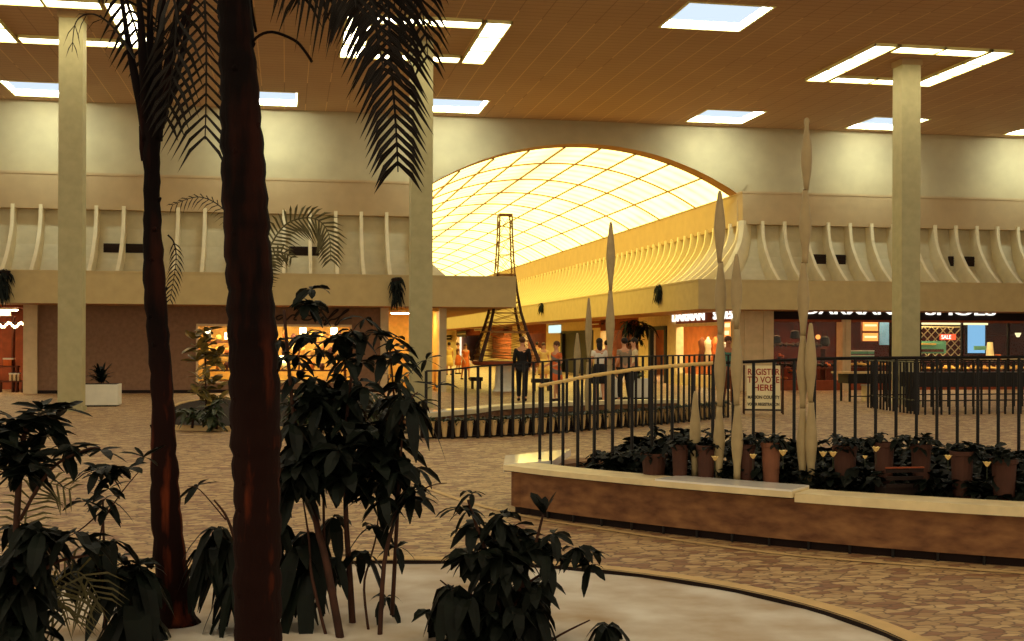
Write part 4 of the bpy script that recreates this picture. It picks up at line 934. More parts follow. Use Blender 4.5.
def person(label, u, vf, h, face, top, bottom, style='pants', hair='hairdark', hairlen=.0, stride=.12, armbend=.15, skin='skin', D=None):
    p = PZ(u, vf, 0); k = h/1.75
    t = empty('person', (p.x, p.y, 0), label, 'person'); t.rotation_euler = (0, 0, face)     # the figure faces -Y before turning
    V, E, R = [], [], []
    def a(x, y, z, r, par=None):
        V.append((x*k, y*k, z*k)); R.append((r*k, r*k) if not isinstance(r, tuple) else (r[0]*k, r[1]*k))
        if par is not None: E.append((par, len(V)-1))
        return len(V)-1
    pel = a(0, 0, .93, (.145, .10)); wa = a(0, 0, 1.08, (.125, .09), pel); ch = a(0, .01, 1.28, (.155, .105), wa); sh = a(0, .01, 1.42, (.10, .07), ch); nk = a(0, 0, 1.50, .052, sh)
    h1 = a(0, -.012, 1.575, (.066, .075), nk); h2 = a(0, -.005, 1.66, (.076, .092), h1); h3 = a(0, .0, 1.735, (.050, .060), h2)
    arms = []; legs = []
    for s_ in (-1, 1):
        sd = a(s_*.17, .01, 1.40, .055, sh); el = a(s_*.215, .02+.02*s_, 1.13, .040, sd); wr_ = a(s_*.20, -armbend-.03, .93 if armbend < .2 else 1.02, .026, el)
        pm = a(s_*.195, -armbend-.06, .87 if armbend < .2 else 1.0, (.034, .016), wr_); arms.append((sd, el, wr_))
        bx, by, bz = s_*.195, -armbend-.07, (.87 if armbend < .2 else 1.0)
        for q, (dy, ln) in enumerate(((-.024, .070), (-.008, .080), (.008, .076), (.022, .060))):
            f1 = a(bx, by+dy, bz-.04, .0085, pm); a(bx-s_*.012, by+dy-.006, bz-.04-ln*.5, .0075, f1)
        th = a(bx-s_*.01, by-.035, bz+.005, .010, pm); a(bx-s_*.014, by-.048, bz-.03, .008, th)
        st = s_*stride
        hp = a(s_*.085, 0, .88, .090, pel); kn = a(s_*.09, -st*.6-.02, .49, .058, hp); an = a(s_*.09, -st+.03, .08, .036, kn); to = a(s_*.10, -st-.13, .035, .032, an); legs.append((hp, kn, an, to))
    skinmesh('body', V, E, R, skin, t)
    fb_ = MB()
    fb_.ball((0, -.105*k, 1.625*k), .013*k, .018*k, .022*k, 8)
    for s_ in (-1, 1): fb_.ball((s_*.082*k, .005*k, 1.63*k), .012*k, .02*k, .03*k, 8)
    me_o = fb_.build('nose_and_ears', skin, t, org=(0, 0, 0)); 
    fix(me_o, t)
    e = MB()
    for s_ in (-1, 1): e.ball((s_*.031*k, -.090*k, 1.65*k), .011*k, .008*k, .008*k, 8)
    e.box(-.026*k, -.100*k, 1.582*k, .026*k, -.086*k, 1.590*k); fix(e.build('eyes_and_mouth', 'hairdark', t), t)
    hb_ = MB(); hb_.ball((0, .020*k, 1.685*k), .092*k, .105*k, .095*k, 14)
    if hairlen: hb_.ball((0, .055*k, (1.66-hairlen*.5)*k), .088*k, .06*k, hairlen*.75*k, 12)
    fix(hb_.build('hair', hair, t, smooth=True), t)
    # clothes
    sub = lambda idx, pairs, rad: None
    tv = [V[pel], V[wa], V[ch], V[sh]]; tr = [tuple(1.10*q for q in R[i]) for i in (pel, wa, ch)]+[tuple(1.22*q for q in R[sh])]; te = [(0, 1), (1, 2), (2, 3)]
    long_ = style in ('suit',)
    for (sd, el, wr_) in arms:
        n = len(tv); tv += [V[sd], V[el] if long_ else tuple(V[sd][i]*.45+V[el][i]*.55 for i in range(3))]; tr += [(.068*k,)*2, (.056*k,)*2]; te += [(3, n), (n, n+1)]
        if long_: tv.append(V[wr_]); tr.append((.042*k,)*2); te.append((n+1, n+2))
    skinmesh('jacket' if long_ else 'top', tv, te, tr, top, t)
    if style in ('pants', 'suit'):
        pv = [V[pel]]; pr = [tuple(1.14*q for q in R[pel])]; pe = []
        for hp, kn, an, to in legs:
            n = len(pv); pv += [V[hp], V[kn], (V[an][0], V[an][1], V[an][2]+.02*k)]; pr += [(.102*k,)*2, (.075*k,)*2, (.062*k,)*2]; pe += [(0, n), (n, n+1), (n+1, n+2)]
        skinmesh('trousers', pv, pe, pr, bottom, t)
        if style == 'suit':
            b = MB(); b.lathe((0, 0, 0), [(.17*k, .80*k), (.185*k, .95*k), (.15*k, 1.1*k)], 14); b.v = [Vector((q.x, q.y*.72, q.z)) for q in b.v]; fix(b.build('jacket_skirt', top, t, smooth=True), t)
    else:
        zb_ = .50 if style == 'dress' else .55
        b = MB(); b.lathe((0, 0, 0), [(.24*k, zb_*k), (.22*k, .70*k), (.185*k, .90*k), (.14*k, 1.08*k)], 16); b.v = [Vector((q.x*(1+.04*math.sin(9*math.atan2(q.y, q.x))), q.y*.8, q.z)) for q in b.v]; fix(b.build('skirt', bottom, t, smooth=True), t)
    for hp, kn, an, to in legs:
        b = MB(); A = Vector(V[an]); T = Vector(V[to]); b.tube([(A.x, A.y+.04*k, .04*k), (A.x, A.y, .045*k), (T.x, T.y+.03*k, .036*k), (T.x, T.y-.02*k, .022*k)], [.030*k, .045*k, .044*k, .022*k], 8); fix(b.build('shoe', 'shoe', t, smooth=True), t)
    return t
def fix(o, t):
    """mesh was written in the figure's own frame: undo the origin shift"""
    off = ORG[t.name]
    for v in o.data.vertices: v.co += off
    return o
away, toward, left, right = PI, 0, -PI/2, PI/2
person('person in a black suit seen from behind, walking into the corridor by the tower', 522, 401, 1.80, away-.2, 'suit', 'suit', 'suit', 'hairbrown', stride=.10)
person('person in a yellow dress among the far shoppers left of the tower', 449, 375, 1.64, away, 'yellowcloth', 'yellowcloth', 'dress', 'hairdark')
person('person in an orange dress walking, nearest the tower on its left', 465.5, 379.5, 1.58, toward+.5, 'orangecloth', 'orangecloth', 'dress', 'hairbrown', stride=.2)
person('person in pale clothes with dark hair, right beside the middle column', 438, 377, 1.66, away+.4, 'palecloth', 'palecloth', 'dress', 'hairdark')
person('person in brown and orange between the yellow and the orange dress', 458, 374, 1.62, right, 'browncloth', 'orangecloth', 'dress', 'hairbrown')
person('person in an orange dress with grey diagonal stripes right of the tower', 556, 401, 1.68, left+.4, 'stripecloth', 'stripecloth', 'dress', 'hairbrown', .05, stride=.14, armbend=.25)
person('person with long dark hair and a white top, seen from behind', 599, 404, 1.76, away, 'whitecloth', 'suit', 'skirt', 'hairdark', .20)
person('person in a grey shirt and dark trousers, left one of a close pair', 624, 402, 1.78, away+.2, 'greycloth', 'suit', 'pants', 'hairdark')
person('person in a pale grey shirt and dark trousers, right one of a close pair', 633.5, 400, 1.78, left, 'palecloth', 'suit', 'pants', 'hairdark')
person('person in a yellow dress far down the corridor, between the suit and the striped dress', 543.5, 386, 1.64, toward, 'yellowcloth', 'yellowcloth', 'dress', 'hairbrown')
person('tiny far person in pale clothes just right of the tower leg', 537, 375, 1.66, away, 'palecloth', 'browncloth', 'pants', 'hairdark')
person('person in a teal shirt half hidden behind the spindle poles', 728, 408, 1.82, toward, 'tealcloth', 'browncloth', 'pants', 'hairbrown', skin='skin2')
person('dark-haired person beyond the one with the white top', 606.5, 392, 1.72, away, 'orangecloth', 'browncloth', 'pants', 'hairdark')

# ------------------------------------------------------------------ lattice tower
TP = PD(504.5, CY, 41.0); tw = empty('lattice_tower', (TP.x, TP.y, 0), 'tall bronze lattice tower with flared legs on a round stand in the corridor', 'tower')
px = 41/F; tz = lambda v: H-(v-CY)*px
prof = [(tz(v), w_*px/2) for v, w_ in ((361, 58), (350, 51), (332, 38), (313, 28), (292, 21.5), (275, 17.5), (255, 15), (235, 13.2), (215, 12.2))]
def cor(i, k, f=1.): z, hw = prof[i]; return Vector((TP.x+hw*f*(1 if k in (0, 1) else -1), TP.y+hw*f*(1 if k in (1, 2) else -1), z))
for k in range(4):
    MB().tube([cor(i, k) for i in range(6)], [.075, .07, .06, .05, .04, .035], 6).build('leg', 'towerdark', tw)
    MB().tube([cor(i, k) for i in range(5, 9)], .028, 6).build('upper_leg', 'tower', tw)
for k in range(4):
    b = MB(); k2 = (k+1) % 4
    for i in range(8):
        for s0 in range(2):
            f0, f1 = s0/2, (s0+1)/2
            if i > 3 and s0: continue
            if i > 3: f1 = 1
            a0, a1 = cor(i, k).lerp(cor(i+1, k), f0), cor(i, k).lerp(cor(i+1, k), f1); c0, c1 = cor(i, k2).lerp(cor(i+1, k2), f0), cor(i, k2).lerp(cor(i+1, k2), f1)
            b.tube([a0, c1], .009, 4); b.tube([c0, a1], .009, 4); b.tube([a1, c1], .011, 4)
    o = b.build('lattice', 'tower', tw)
for z_, hw in ((prof[2][0], prof[2][1]), (prof[5][0], prof[5][1]), (prof[8][0], prof[8][1])):
    MB().box(TP.x-hw*1.08, TP.y-hw*1.08, z_-.03, TP.x+hw*1.08, TP.y+hw*1.08, z_+.03).build('platform', 'tower', tw)
MB().lathe((TP.x, TP.y, prof[0][0]-.14), [(1.02, 0), (1.1, .05), (1.1, .12), (1.0, .14)], 28).build('stand_top', 'redbrown', tw)
MB().lathe((TP.x, TP.y, 0), [(.42, 0), (.34, .1), (.30, prof[0][0]-.14)], 20).build('stand_column', 'white', tw)
# brown exhibit panel and dark low benches near the tower
def boxthing(name, label, cat, pts, m, parts=(), group=None):
    (x0, y0, z0, x1, y1, z1) = pts; t = empty(name, ((x0+x1)/2, (y0+y1)/2, z0), label, cat, group)
    for nm, q, mm in [('body', pts, m)]+list(parts): MB().box(*q).build(nm, mm, t)
    return t
p = PZ(473, 392, 0); 
def bench(label, u0, u1, vb_, m='black', leg='black', h=.42, d=.4):
    a, c = PZ(u0, vb_, 0), PZ(u1, vb_, 0); y = (a.y+c.y)/2; t = empty('bench', ((a.x+c.x)/2, y, 0), label, 'bench')
    MB().box(a.x, y, h-.14, c.x, y+d, h).build('seat', m, t)
    for x in (a.x+.05, c.x-.1): MB().box(x, y+.05, 0, x+.05, y+d-.05, h-.14).build('leg', leg, t)
bench('low dark bench left of the tower stand', 471, 483, 389)
bench('low dark bench right of the person in black', 533, 552, 391)
a, c = PZ(604, 399, 0), PZ(621, 399, 0)
for u0, u1, lb in ((604, 621, 'left one of two white cube planters on a dark plinth behind the far fence'), (633, 650, 'right one of two white cube planters on a dark plinth behind the far fence')):
    a, c = PZ(u0, 400, 0), PZ(u1, 400, 0); y = a.y
    t = empty('cube_planter', ((a.x+c.x)/2, y, 0), lb, 'planter', 'white cube planters')
    MB().box(a.x, y, .07, c.x, y+.5, .62).build('box', 'white', t); MB().box(a.x-.12, y-.05, 0, c.x+.12, y+.55, .07).build('plinth', 'black', t)
    b = MB(); cluster(b, ((a.x+c.x)/2, y+.25, .68), (.22, .2, .08), 40, .2, .08, (.2, .9), .5); b.build('foliage', 'leafmid', t)
# orange-flowering plant in front of the corridor header
p = PX(634, 372, 14.1); t = empty('potted_tree', (p.x, p.y, 0), 'small dark tree with drooping fronds in front of the orange shop wall', 'plant')
MB().lathe((p.x, p.y, 0), [(.22, 0), (.3, .4), (.31, .45), (.26, .45)], 14).build('pot', 'terracotta', t)
MB().tube([(p.x, p.y, .4), (p.x+.05, p.y, 1.4), (p.x, p.y, 2.3)], [.05, .04, .03], 8).build('trunk', 'stem', t)
b = MB(); cluster(b, (p.x, p.y, 2.4), (.6, .5, .2), 90, .5, .12, (.4, 1.4), .3); cluster(b, (p.x, p.y, 2.0), (.4, .4, .4), 50, .3, .1, (.4, 1.4), .3); b.build('foliage', 'leafdark', t)

# voting sign
a, c = PZ(744, 414, 0), PZ(783, 414.5, 0); d = (c-a).normalized(); nrm = Vector((d.y, -d.x, 0)); ang = math.atan2(d.y, d.x)
t = empty('sandwich_board', (a+c)/2, 'folding sign board asking people to register to vote, on the paving behind the spindle poles', 'sign')
wd = (c-a).length; hh = 1.14; tilt = .12
Rm = Matrix.Translation((a+c)/2) @ Matrix.Rotation(ang, 4, 'Z') @ Matrix.Rotation(-tilt, 4, 'X')
def rb_box(q, nm, m, par, R_=None):
    b = MB().box(*q); b.v = [(R_ or Rm) @ v for v in b.v]; return b.build(nm, m, par)
card = rb_box((-wd/2+.06, -.02, .12, wd/2-.06, .0, hh), 'board', 'paper', t)
for s_ in (-1, 1): rb_box((s_*wd/2-.02, -.03, 0, s_*wd/2+.02, .02, hh+.01), 'leg', 'stem', t)
rb_box((-wd/2, -.03, .08, wd/2, .0, .12), 'rail', 'inkdark', t)
Rb = Matrix.Translation((a+c)/2+Vector((-nrm.x*.5, -nrm.y*.5, 0))) @ Matrix.Rotation(ang, 4, 'Z') @ Matrix.Rotation(.30, 4, 'X')
for s_ in (-1, 1): rb_box((s_*wd/2-.02, -.02, 0, s_*wd/2+.02, .02, hh), 'back_leg', 'stem', t, Rb)
for body, sz, z, m_ in (('REGISTER', .165, .92, 'inkred'), ('TO VOTE', .165, .735, 'inkred'), ('HERE', .165, .55, 'inkred'), ('MARION COUNTY', .085, .36, 'inkdark'), ('VOTER REGISTRATION', .075, .20, 'inkdark')):
    cu = bpy.data.curves.new('lettering', 'FONT'); cu.body = body; cu.size = sz*1.25; cu.extrude = .004; cu.align_x = 'CENTER'; cu.offset = .003
    to = bpy.data.objects.new('lettering', cu); C.objects.link(to); bpy.context.view_layer.update()
    me = bpy.data.meshes.new_from_object(to.evaluated_get(bpy.context.evaluated_depsgraph_get())); bpy.data.objects.remove(to)
    xs_ = [v.co.x for v in me.vertices]; wm = max(xs_)-min(xs_); sx_ = min(1.0, (wd-.16)/wm)
    me.transform(Matrix.Translation(-ORG[t.name]) @ Rm @ Matrix.Translation((0, -.026, z)) @ Matrix.Rotation(PI/2, 4, 'X') @ Matrix.Diagonal((sx_, 1, 1, 1))); me.materials.clear(); me.materials.append(M[m_])
    o = bpy.data.objects.new('lettering', me); C.objects.link(o); o.parent = t

# display table by the right-hand column
a, c = PZ(842, 402, 0), PZ(899, 402, 0); y = a.y; t = empty('display_table', ((a.x+c.x)/2, y, 0), 'long table with a pale top and dark apron, left of the right-hand column', 'table')
MB().box(a.x, y, .80, c.x, y+.7, .85).build('top', 'kerb', t); MB().box(a.x+.2, y+.03, .52, c.x-.2, y+.67, .80).build('apron', 'black', t)
for x in (a.x+.25, c.x-.3):
    for yy in (y+.06, y+.6): MB().box(x, yy, 0, x+.05, yy+.05, .52).build('leg', 'black', t)
MB().box(a.x+.25, y+.06, .14, c.x-.3, y+.10, .17).build('stretcher', 'black', t)
q = PZ(857, 400, 0); boxthing('carton', 'pale carton standing under the long table', 'box', (q.x-.16, y+.2, 0, q.x+.16, y+.5, .48), 'cream', [('lid', (q.x-.17, y+.19, .44, q.x+.17, y+.51, .49), 'white')])
# dark fenced counter right of the right-hand column
A0 = PZ(919, 415, 0); A1 = Vector((A0.x+6.5, A0.y+.25, 0)); A2 = Vector((A0.x+.35, A0.y+3.2, 0)); A3 = Vector((A1.x, A1.y+3.0, 0))
fence('fence', 'black fence of close bars in front of the shoe shop, right of the column', [A2, A0, A1], lambda p: 1.22, lambda p: 0., .21, .028, 'black', midrails=(.33,))
fence('fence', 'rear run of the close-barred black fence in front of the shoe shop', [Vector((A2.x+.1, A2.y, 0)), A3], lambda p: 1.22, lambda p: 0., .24, .03, 'black', midrails=(.33,))
boxthing('counter', 'long dark ledge inside the close-barred fence by the shoe shop', 'counter', (A0.x+.5, A0.y+1.2, .60, A1.x-.2, A0.y+1.8, .96), 'black', [('support', (A0.x+.6, A0.y+1.4, 0, A0.x+.8, A0.y+1.6, .6), 'black'), ('support', (A1.x-.6, A0.y+1.4, 0, A1.x-.4, A0.y+1.6, .6), 'black')])
# white planter box by the left column
a, c = PZ(60, 407, 0), PZ(117, 407, 0); y = a.y; t = empty('planter_box', ((a.x+c.x)/2, y, 0), 'long white planter box with a spiky plant, behind the left column', 'planter')
MB().box(a.x, y, .04, c.x, y+.7, .56).build('box', 'white', t); MB().box(a.x+.05, y+.05, 0, c.x-.05, y+.65, .04).build('plinth', 'dark', t); MB().box(a.x+.05, y+.05, .5, c.x-.05, y+.65, .57).build('soil', 'soil', t)
b = MB(); q = PZ(98, 407, 0)
for i in range(60):
    an = rnd(0, 2*PI); b.leaf((q.x+rnd(-.06, .06), y+.35, .55+rnd(0, .25)), (math.cos(an), math.sin(an), rnd(.3, 2.4)), rnd(.35, .62), .07, rnd(.1, .6))
b.build('leaves', 'leafdark', t)

# ------------------------------------------------------------------ goods and lights in the shops
def shoe_proto(m, label, cat='shoe', group=None):
    t = empty('shoe', (0, 0, 0), label, cat, group)
    b = MB(); b.tube([(0, .13, .03), (0, .06, .032), (0, -.02, .028), (0, -.11, .02), (0, -.15, .018)], [.028, .036, .034, .042, .018], 8); b.tube([(0, .09, .02), (0, .095, .10)], [.036, .034], 8); b.build('upper', m, t, smooth=True)
    MB().box(-.035, -.15, -.005, .035, .13, .008).build('sole', 'black', t); MB().box(-.026, .08, -.045, .026, .13, 0).build('heel', 'black', t); return t
def shoe_row(m, label, group, pts, sc_=1.3, rz=.4):
    pr = shoe_proto(m, label, group=group)
    for i, q in enumerate(pts): place(pr, i == 0, q, label, rz+rnd(-.6, .6), sc_)
def stand(name, label, x0, x1, y, z, d=.5, m='wood', cat='shelf'):
    t = empty(name, ((x0+x1)/2, y, 0), label, cat); MB().box(x0, y, z-.05, x1, y+d, z-.005).build('board', m, t)
    n = max(2, int((x1-x0)/1.5)+1)
    for i in range(n): x = x0+.03+(x1-x0-.1)*i/(n-1); MB().box(x, y+.05, .0, x+.05, y+d-.05, z-.05).build('support', m, t)
def shop_light(label, x0, x1, y, z=2.70, m='lightwarm', d=.18, s=14):
    t = empty('ceiling_light', ((x0+x1)/2, y, z), label, 'light'); MB().box(x0-.02, y-.02, z-.02, x1+.02, y+d+.02, z+.03).build('housing', 'white', t); MB().box(x0, y, z-.04, x1, y+d, z-.021).build('tube', m, t)
M['tube'] = emat('shop_tube', (1, .70, .30, 1), 40); M['tube2'] = emat('red_shop_tube', (1, .45, .16, 1), 45)
M['tube3'] = emat('cream_shop_tube', (1, .80, .42, 1), 60)
# right-hand front, three windows
x0, x1 = PY(772, 370, 40.9).x, PY(836, 370, 40.9).x
stand('display_shelf', 'low wooden shelf in the dark red window left of the narrow pilaster', x0, x1, 40.6, .78)
stand('display_shelf', 'upper wooden shelf in the dark red window left of the narrow pilaster', x0, x1, 41.6, 1.5)
shoe_row('shoe', 'dark shoe on the shelves of the dark red window', 'dark shoes in the red window', [(x0+.15+i*.23, 40.85, .85) for i in range(11)]+[(x0+.15+i*.23, 41.85, 1.57) for i in range(11)])
shoe_row('orangecloth', 'orange shoe glowing among dark ones in the red window', 'orange shoes in the red window', [PY(u, v, 40.75) for u, v in ((781, 357), (783, 379), (793, 372), (828, 366))])
for u, v, lb in ((776, 335, 'leftmost'), (795, 330, 'middle'), (825, 336, 'rightmost')):
    q = PY(u, v, 41.2); t = empty('handbag', q, '%s black handbag hanging in the dark red shop window' % lb, 'bag', 'black handbags in the red window')
    b = MB(); b.tube([(q.x, q.y, q.z-.32), (q.x, q.y, q.z-.28), (q.x, q.y, q.z-.05), (q.x, q.y, q.z)], [.12, .2, .16, .05], 10); b.v = [Vector((v_.x, q.y+(v_.y-q.y)*.4, v_.z)) for v_ in b.v]; b.build('body', 'black', t)
    MB().tube([(q.x-.1, q.y, q.z-.05), (q.x-.07, q.y, q.z+.2), (q.x+.07, q.y, q.z+.2), (q.x+.1, q.y, q.z-.05)], .012, 5).build('handle', 'black', t)
q = PY(818, 337, 41.5); t = empty('lamp', q, 'small glowing orange lamp inside the dark red window', 'lamp'); MB().ball(q, .09).build('globe', 'lightorange', t); MB().tube([q, (q.x, q.y, 2.75)], .01, 5).build('cord', 'black', t)
shop_light('ceiling tube behind the dark red window', x0, x1, 41.5, m='tube2')
# window with orange panels
for v0, v1, lb in ((320, 331, 'upper glowing orange display panel in the window left of the column'), (333, 341, 'lower glowing orange display panel in the window left of the column')):
    a, c = PY(863, v0, 40.8), PY(878, v1, 40.8); t = empty('lit_sign', ((a.x+c.x)/2, 40.8, c.z), lb, 'sign'); MB().box(a.x, 40.8, c.z, c.x, 40.86, a.z).build('face', 'lightorange', t); MB().box(a.x-.03, 40.82, c.z-.03, c.x+.03, 40.9, a.z+.03).build('frame', 'wood', t)
    MB().box(a.x+.06, 40.78, (a.z+c.z)/2-.03, c.x-.06, 40.799, (a.z+c.z)/2+.04).build('stripe', 'lightyellow', t)
sa, sc2 = PY(847, 360, 40.6), PY(874, 360, 40.6)
stand('display_shelf', 'shelf carrying pale green shoe boxes in the window left of the column', sa.x, sc2.x, 40.7, PY(850, 358.5, 40.7).z)
bp0 = None
zb0 = PY(850, 358.5, 40.7).z
for r_ in range(2):
    for i in range(4):
        if bp0 is None:
            bp0 = empty('shoe_box', (0, 0, 0), 'x', 'box', 'pale green shoe boxes'); MB().box(-.13, 0, 0, .13, .3, .11).build('box', 'teal', bp0); MB().box(-.135, -.005, .09, .135, .305, .13).build('lid', 'white', bp0)
            first_ = True
        else: first_ = False
        place(bp0, first_, (sa.x+.15+i*.28, 40.72, zb0+r_*.17), 'pale green shoe box in the %s row of the stack beside the orange panels' % ('lower' if r_ == 0 else 'upper'))
stand('display_shelf', 'low shelf with golden shoes in the window left of the column', sa.x, 21.2, 40.4, .80)
shoe_row('gold', 'golden shoe on the low shelf in the window left of the column', 'golden shoes left of the column', [(sa.x+.1+i*.2, 40.55+.2*(i % 2), .87) for i in range(9)])
shop_light('ceiling tube behind the orange display panels', 19.8, 21.6, 40.9, m='tube')
a, c = PY(880, 319, 41.3), PY(890, 345, 41.3); boxthing('lit_sign', 'dim blue panel beside the orange panels', 'sign', (a.x, 41.3, c.z, c.x+.6, 41.36, a.z), 'blue')
# window right of the column
a, c = PY(912, 326, 42), PY(962, 356, 42); t = empty('lattice_screen', (a.x, 42, c.z), 'cream diamond lattice screen at the back of the window right of the column', 'screen')
b = MB(); W_ = c.x-a.x; Hh = a.z-c.z
for i in range(-4, 9):
    for s_ in (1, -1):
        xa_ = a.x+i*.32; pA = Vector((xa_, 42, c.z)); pB = Vector((xa_+s_*Hh, 42, a.z)); pts = [pA.lerp(pB, f) for f in (0, 1)]
        lo, hi = a.x, c.x
        def clip(P, Q):
            if Q.x == P.x: return P, Q
            f0, f1 = 0, 1
            for lim, sgn in ((lo, 1), (hi, -1)):
                g0, g1 = sgn*(P.x-lim), sgn*(Q.x-lim)
                if g0 < 0 and g1 < 0: return None
                if g0 < 0: f0 = max(f0, g0/(g0-g1))
                if g1 < 0: f1 = min(f1, g0/(g0-g1))
            return (P.lerp(Q, f0), P.lerp(Q, f1)) if f0 < f1 else None
        r_ = clip(*pts)
        if r_: b.tube(r_, .022, 4)
b.build('lattice', 'cream', t); b = MB(); b.box(a.x, 41.96, c.z, a.x+.05, 42.04, a.z); b.box(c.x-.05, 41.96, c.z, c.x, 42.04, a.z); b.box(a.x, 41.96, a.z-.05, c.x, 42.04, a.z); b.build('frame', 'cream', t)
a, c = PY(914, 321.5, 41.0), PY(988, 325, 41.0); t = empty('ceiling_light', (a.x, 41, a.z), 'long glowing yellow valance over the window right of the column', 'light'); MB().box(a.x, 41, c.z, c.x, 41.1, a.z).build('tube', 'lightyellow', t); MB().box(a.x, 41.02, a.z, c.x, 41.15, a.z+.04).build('housing', 'cream', t)
a, c = PY(940, 334, 41.2), PY(956, 340, 41.2); t = empty('sale_sign', (a.x, 41.2, c.z), 'small red sign reading SALE in the window right of the column', 'sign'); MB().box(a.x, 41.2, c.z, c.x, 41.23, a.z).build('plate', 'signred', t); text_mesh('SALE', (a.z-c.z)*.95, 'letters', 'signwhite', t, (a.x+.05, 41.19, c.z+.04), 0, .01, sx=.9)
for x in (a.x+.05, c.x-.05): MB().tube([(x, 41.215, a.z), (x, 41.215, 2.7)], .006, 4).build('cord', 'black', t)
a, c = PY(914, 341, 40.9), PY(946, 353.5, 40.9); t = empty('banner', (a.x, 40.9, c.z), 'green banner behind the glass, below the small red sale sign', 'sign'); MB().box(a.x, 40.9, c.z, c.x, 40.93, a.z).build('card', 'teal', t); MB().box(a.x+.1, 40.885, c.z+.06, c.x-.1, 40.9, c.z+.16).build('print', 'wood', t); MB().box(a.x+.3, 40.885, a.z-.14, c.x-.4, 40.9, a.z-.08).build('print', 'gold', t)
a, c = PY(968, 323, 41.6), PY(985, 353, 41.6); t = empty('lit_sign', (a.x, 41.6, c.z), 'tall blue lit panel near the right edge of the shoe shop window', 'sign'); MB().box(a.x, 41.6, c.z, c.x, 41.66, a.z).build('face', 'lightblue', t); MB().box(a.x-.06, 41.62, c.z-.05, c.x+.06, 41.7, a.z+.05).build('frame', 'dark', t)
a, c = PY(974, 346, 41), PY(986, 350, 41); boxthing('price_card', 'small green card in front of the blue panel', 'card', (a.x, 41, c.z, c.x, 41.02, a.z), 'teal')
stand('display_shelf', 'long front shelf with rows of golden shoes right of the column', 22.4, 28, 40.35, .66)
stand('display_shelf', 'long raised rear shelf with golden shoes right of the column', 22.4, 28, 41.1, 1.0)
shoe_row('gold', 'golden shoe in the front row of the window right of the column', 'front row of golden shoes', [(22.55+i*.26, 40.55, .73) for i in range(20)], 1.35)
shoe_row('cream', 'cream shoe in the second row of the window right of the column', 'second row of cream shoes', [(22.65+i*.29, 41.25, 1.07) for i in range(18)], 1.35)
for u, v, lb, m_ in ((990, 345, 'cream pointed hat-like display in the shoe window', 'cream'), (998, 357, 'orange rounded display form in the shoe window', 'orangecloth')):
    q = PY(u, v, 41.3); t = empty('display_form', (q.x, q.y, 1.0), lb, 'display'); MB().lathe((q.x, q.y, 1.0), [(.12, 0), (.16, .1), (.1, q.z-1.0+.1), (.02, q.z-.9)], 12).build('form', m_, t); MB().lathe((q.x, q.y, .99), [(.18, 0), (.18, .02)], 12).build('base', 'wood', t)
shop_light('left ceiling tube over the golden shoes', 22.2, 24.2, 40.7, m='tube3', z=2.68); shop_light('right ceiling tube over the golden shoes', 25, 26.6, 40.7, m='tube', z=2.68)
q = PY(1018, 335, 41.5); t = empty('wall_lamp', q, 'small pale wall lamp at the right edge of the shoe shop', 'lamp'); MB().lathe((q.x, q.y, q.z-.08), [(.05, 0), (.12, .16)], 10).build('shade', 'lightyellow', t); MB().tube([q, (q.x, 44.5, q.z)], .012, 5).build('arm', 'wood', t)
# corridor-side window: dress forms and glowing sign
a, c = PX(731, 321, XS+.5), PX(720.5, 341, XS+.5)
t = empty('lit_sign', (XS+.5, (a.y+c.y)/2, c.z), 'glowing orange and yellow sign by the corner pilaster', 'sign'); MB().box(XS+.5, a.y, c.z, XS+.55, c.y, a.z).build('face', 'lightorange', t)
MB().box(XS+.48, a.y+.1, a.z-.22, XS+.5, c.y-.1, a.z-.08).build('lettering_bar', 'lightyellow', t); MB().box(XS+.48, a.y+.2, a.z-.5, XS+.5, c.y-.2, a.z-.35).build('lettering_bar', 'lightyellow', t)
dm = None
for i, (yy, m_) in enumerate(((41.9, 'palecloth'), (42.7, 'browncloth'), (43.5, 'whitecloth'), (44.3, 'orangecloth'), (45.1, 'palecloth'), (45.8, 'browncloth'))):
    x = XS+.9; t = empty('dress_form', (x, yy, .4), ['first dress form from the corner, in pale cloth, in the corridor window', 'second dress form from the corner, in brown, in the corridor window', 'third dress form from the corner, in white, in the corridor window', 'fourth dress form from the corner, in orange, in the corridor window', 'fifth dress form from the corner, in pale cloth, in the corridor window', 'last dress form from the corner, in brown, in the corridor window'][i], 'mannequin', 'dress forms in the corridor window')
    b = MB(); b.lathe((x, yy, .4), [(.20, .35), (.17, .6), (.13, .9), (.11, 1.0), (.15, 1.2), (.16, 1.32), (.06, 1.42), (.04, 1.5)], 14); b.build('dress', m_, t, smooth=True); MB().lathe((x, yy, .4), [(.14, 0), (.14, .02), (.015, .03), (.015, .36)], 10).build('stand', 'wood', t)
b = MB(); b.box(XS+.3, 41.4, .0, XS+1.6, 46.2, .4); struct(b.build('trim_12', 'wood'), 'raised window floor of the corner shop')
def lightx(label, y0, y1, x, m='tube', z=2.68):
    t = empty('ceiling_light', (x, (y0+y1)/2, z), label, 'light'); MB().box(x-.02, y0-.02, z-.02, x+.2, y1+.02, z+.03).build('housing', 'white', t); MB().box(x, y0, z-.04, x+.18, y1, z-.021).build('tube', m, t)
lightx('ceiling tube over the dress forms', 41.5, 46, XS+.8, 'tube3'); lightx('ceiling tube in the open orange shop', 52, 57.5, XS+1.2, 'tube3'); lightx('ceiling tube in the shop beyond the black doors', 72, 77, XS+1.2, 'tube3'); lightx('ceiling tube in the far open shop', 97, 109, XS+1.2, 'tube3')
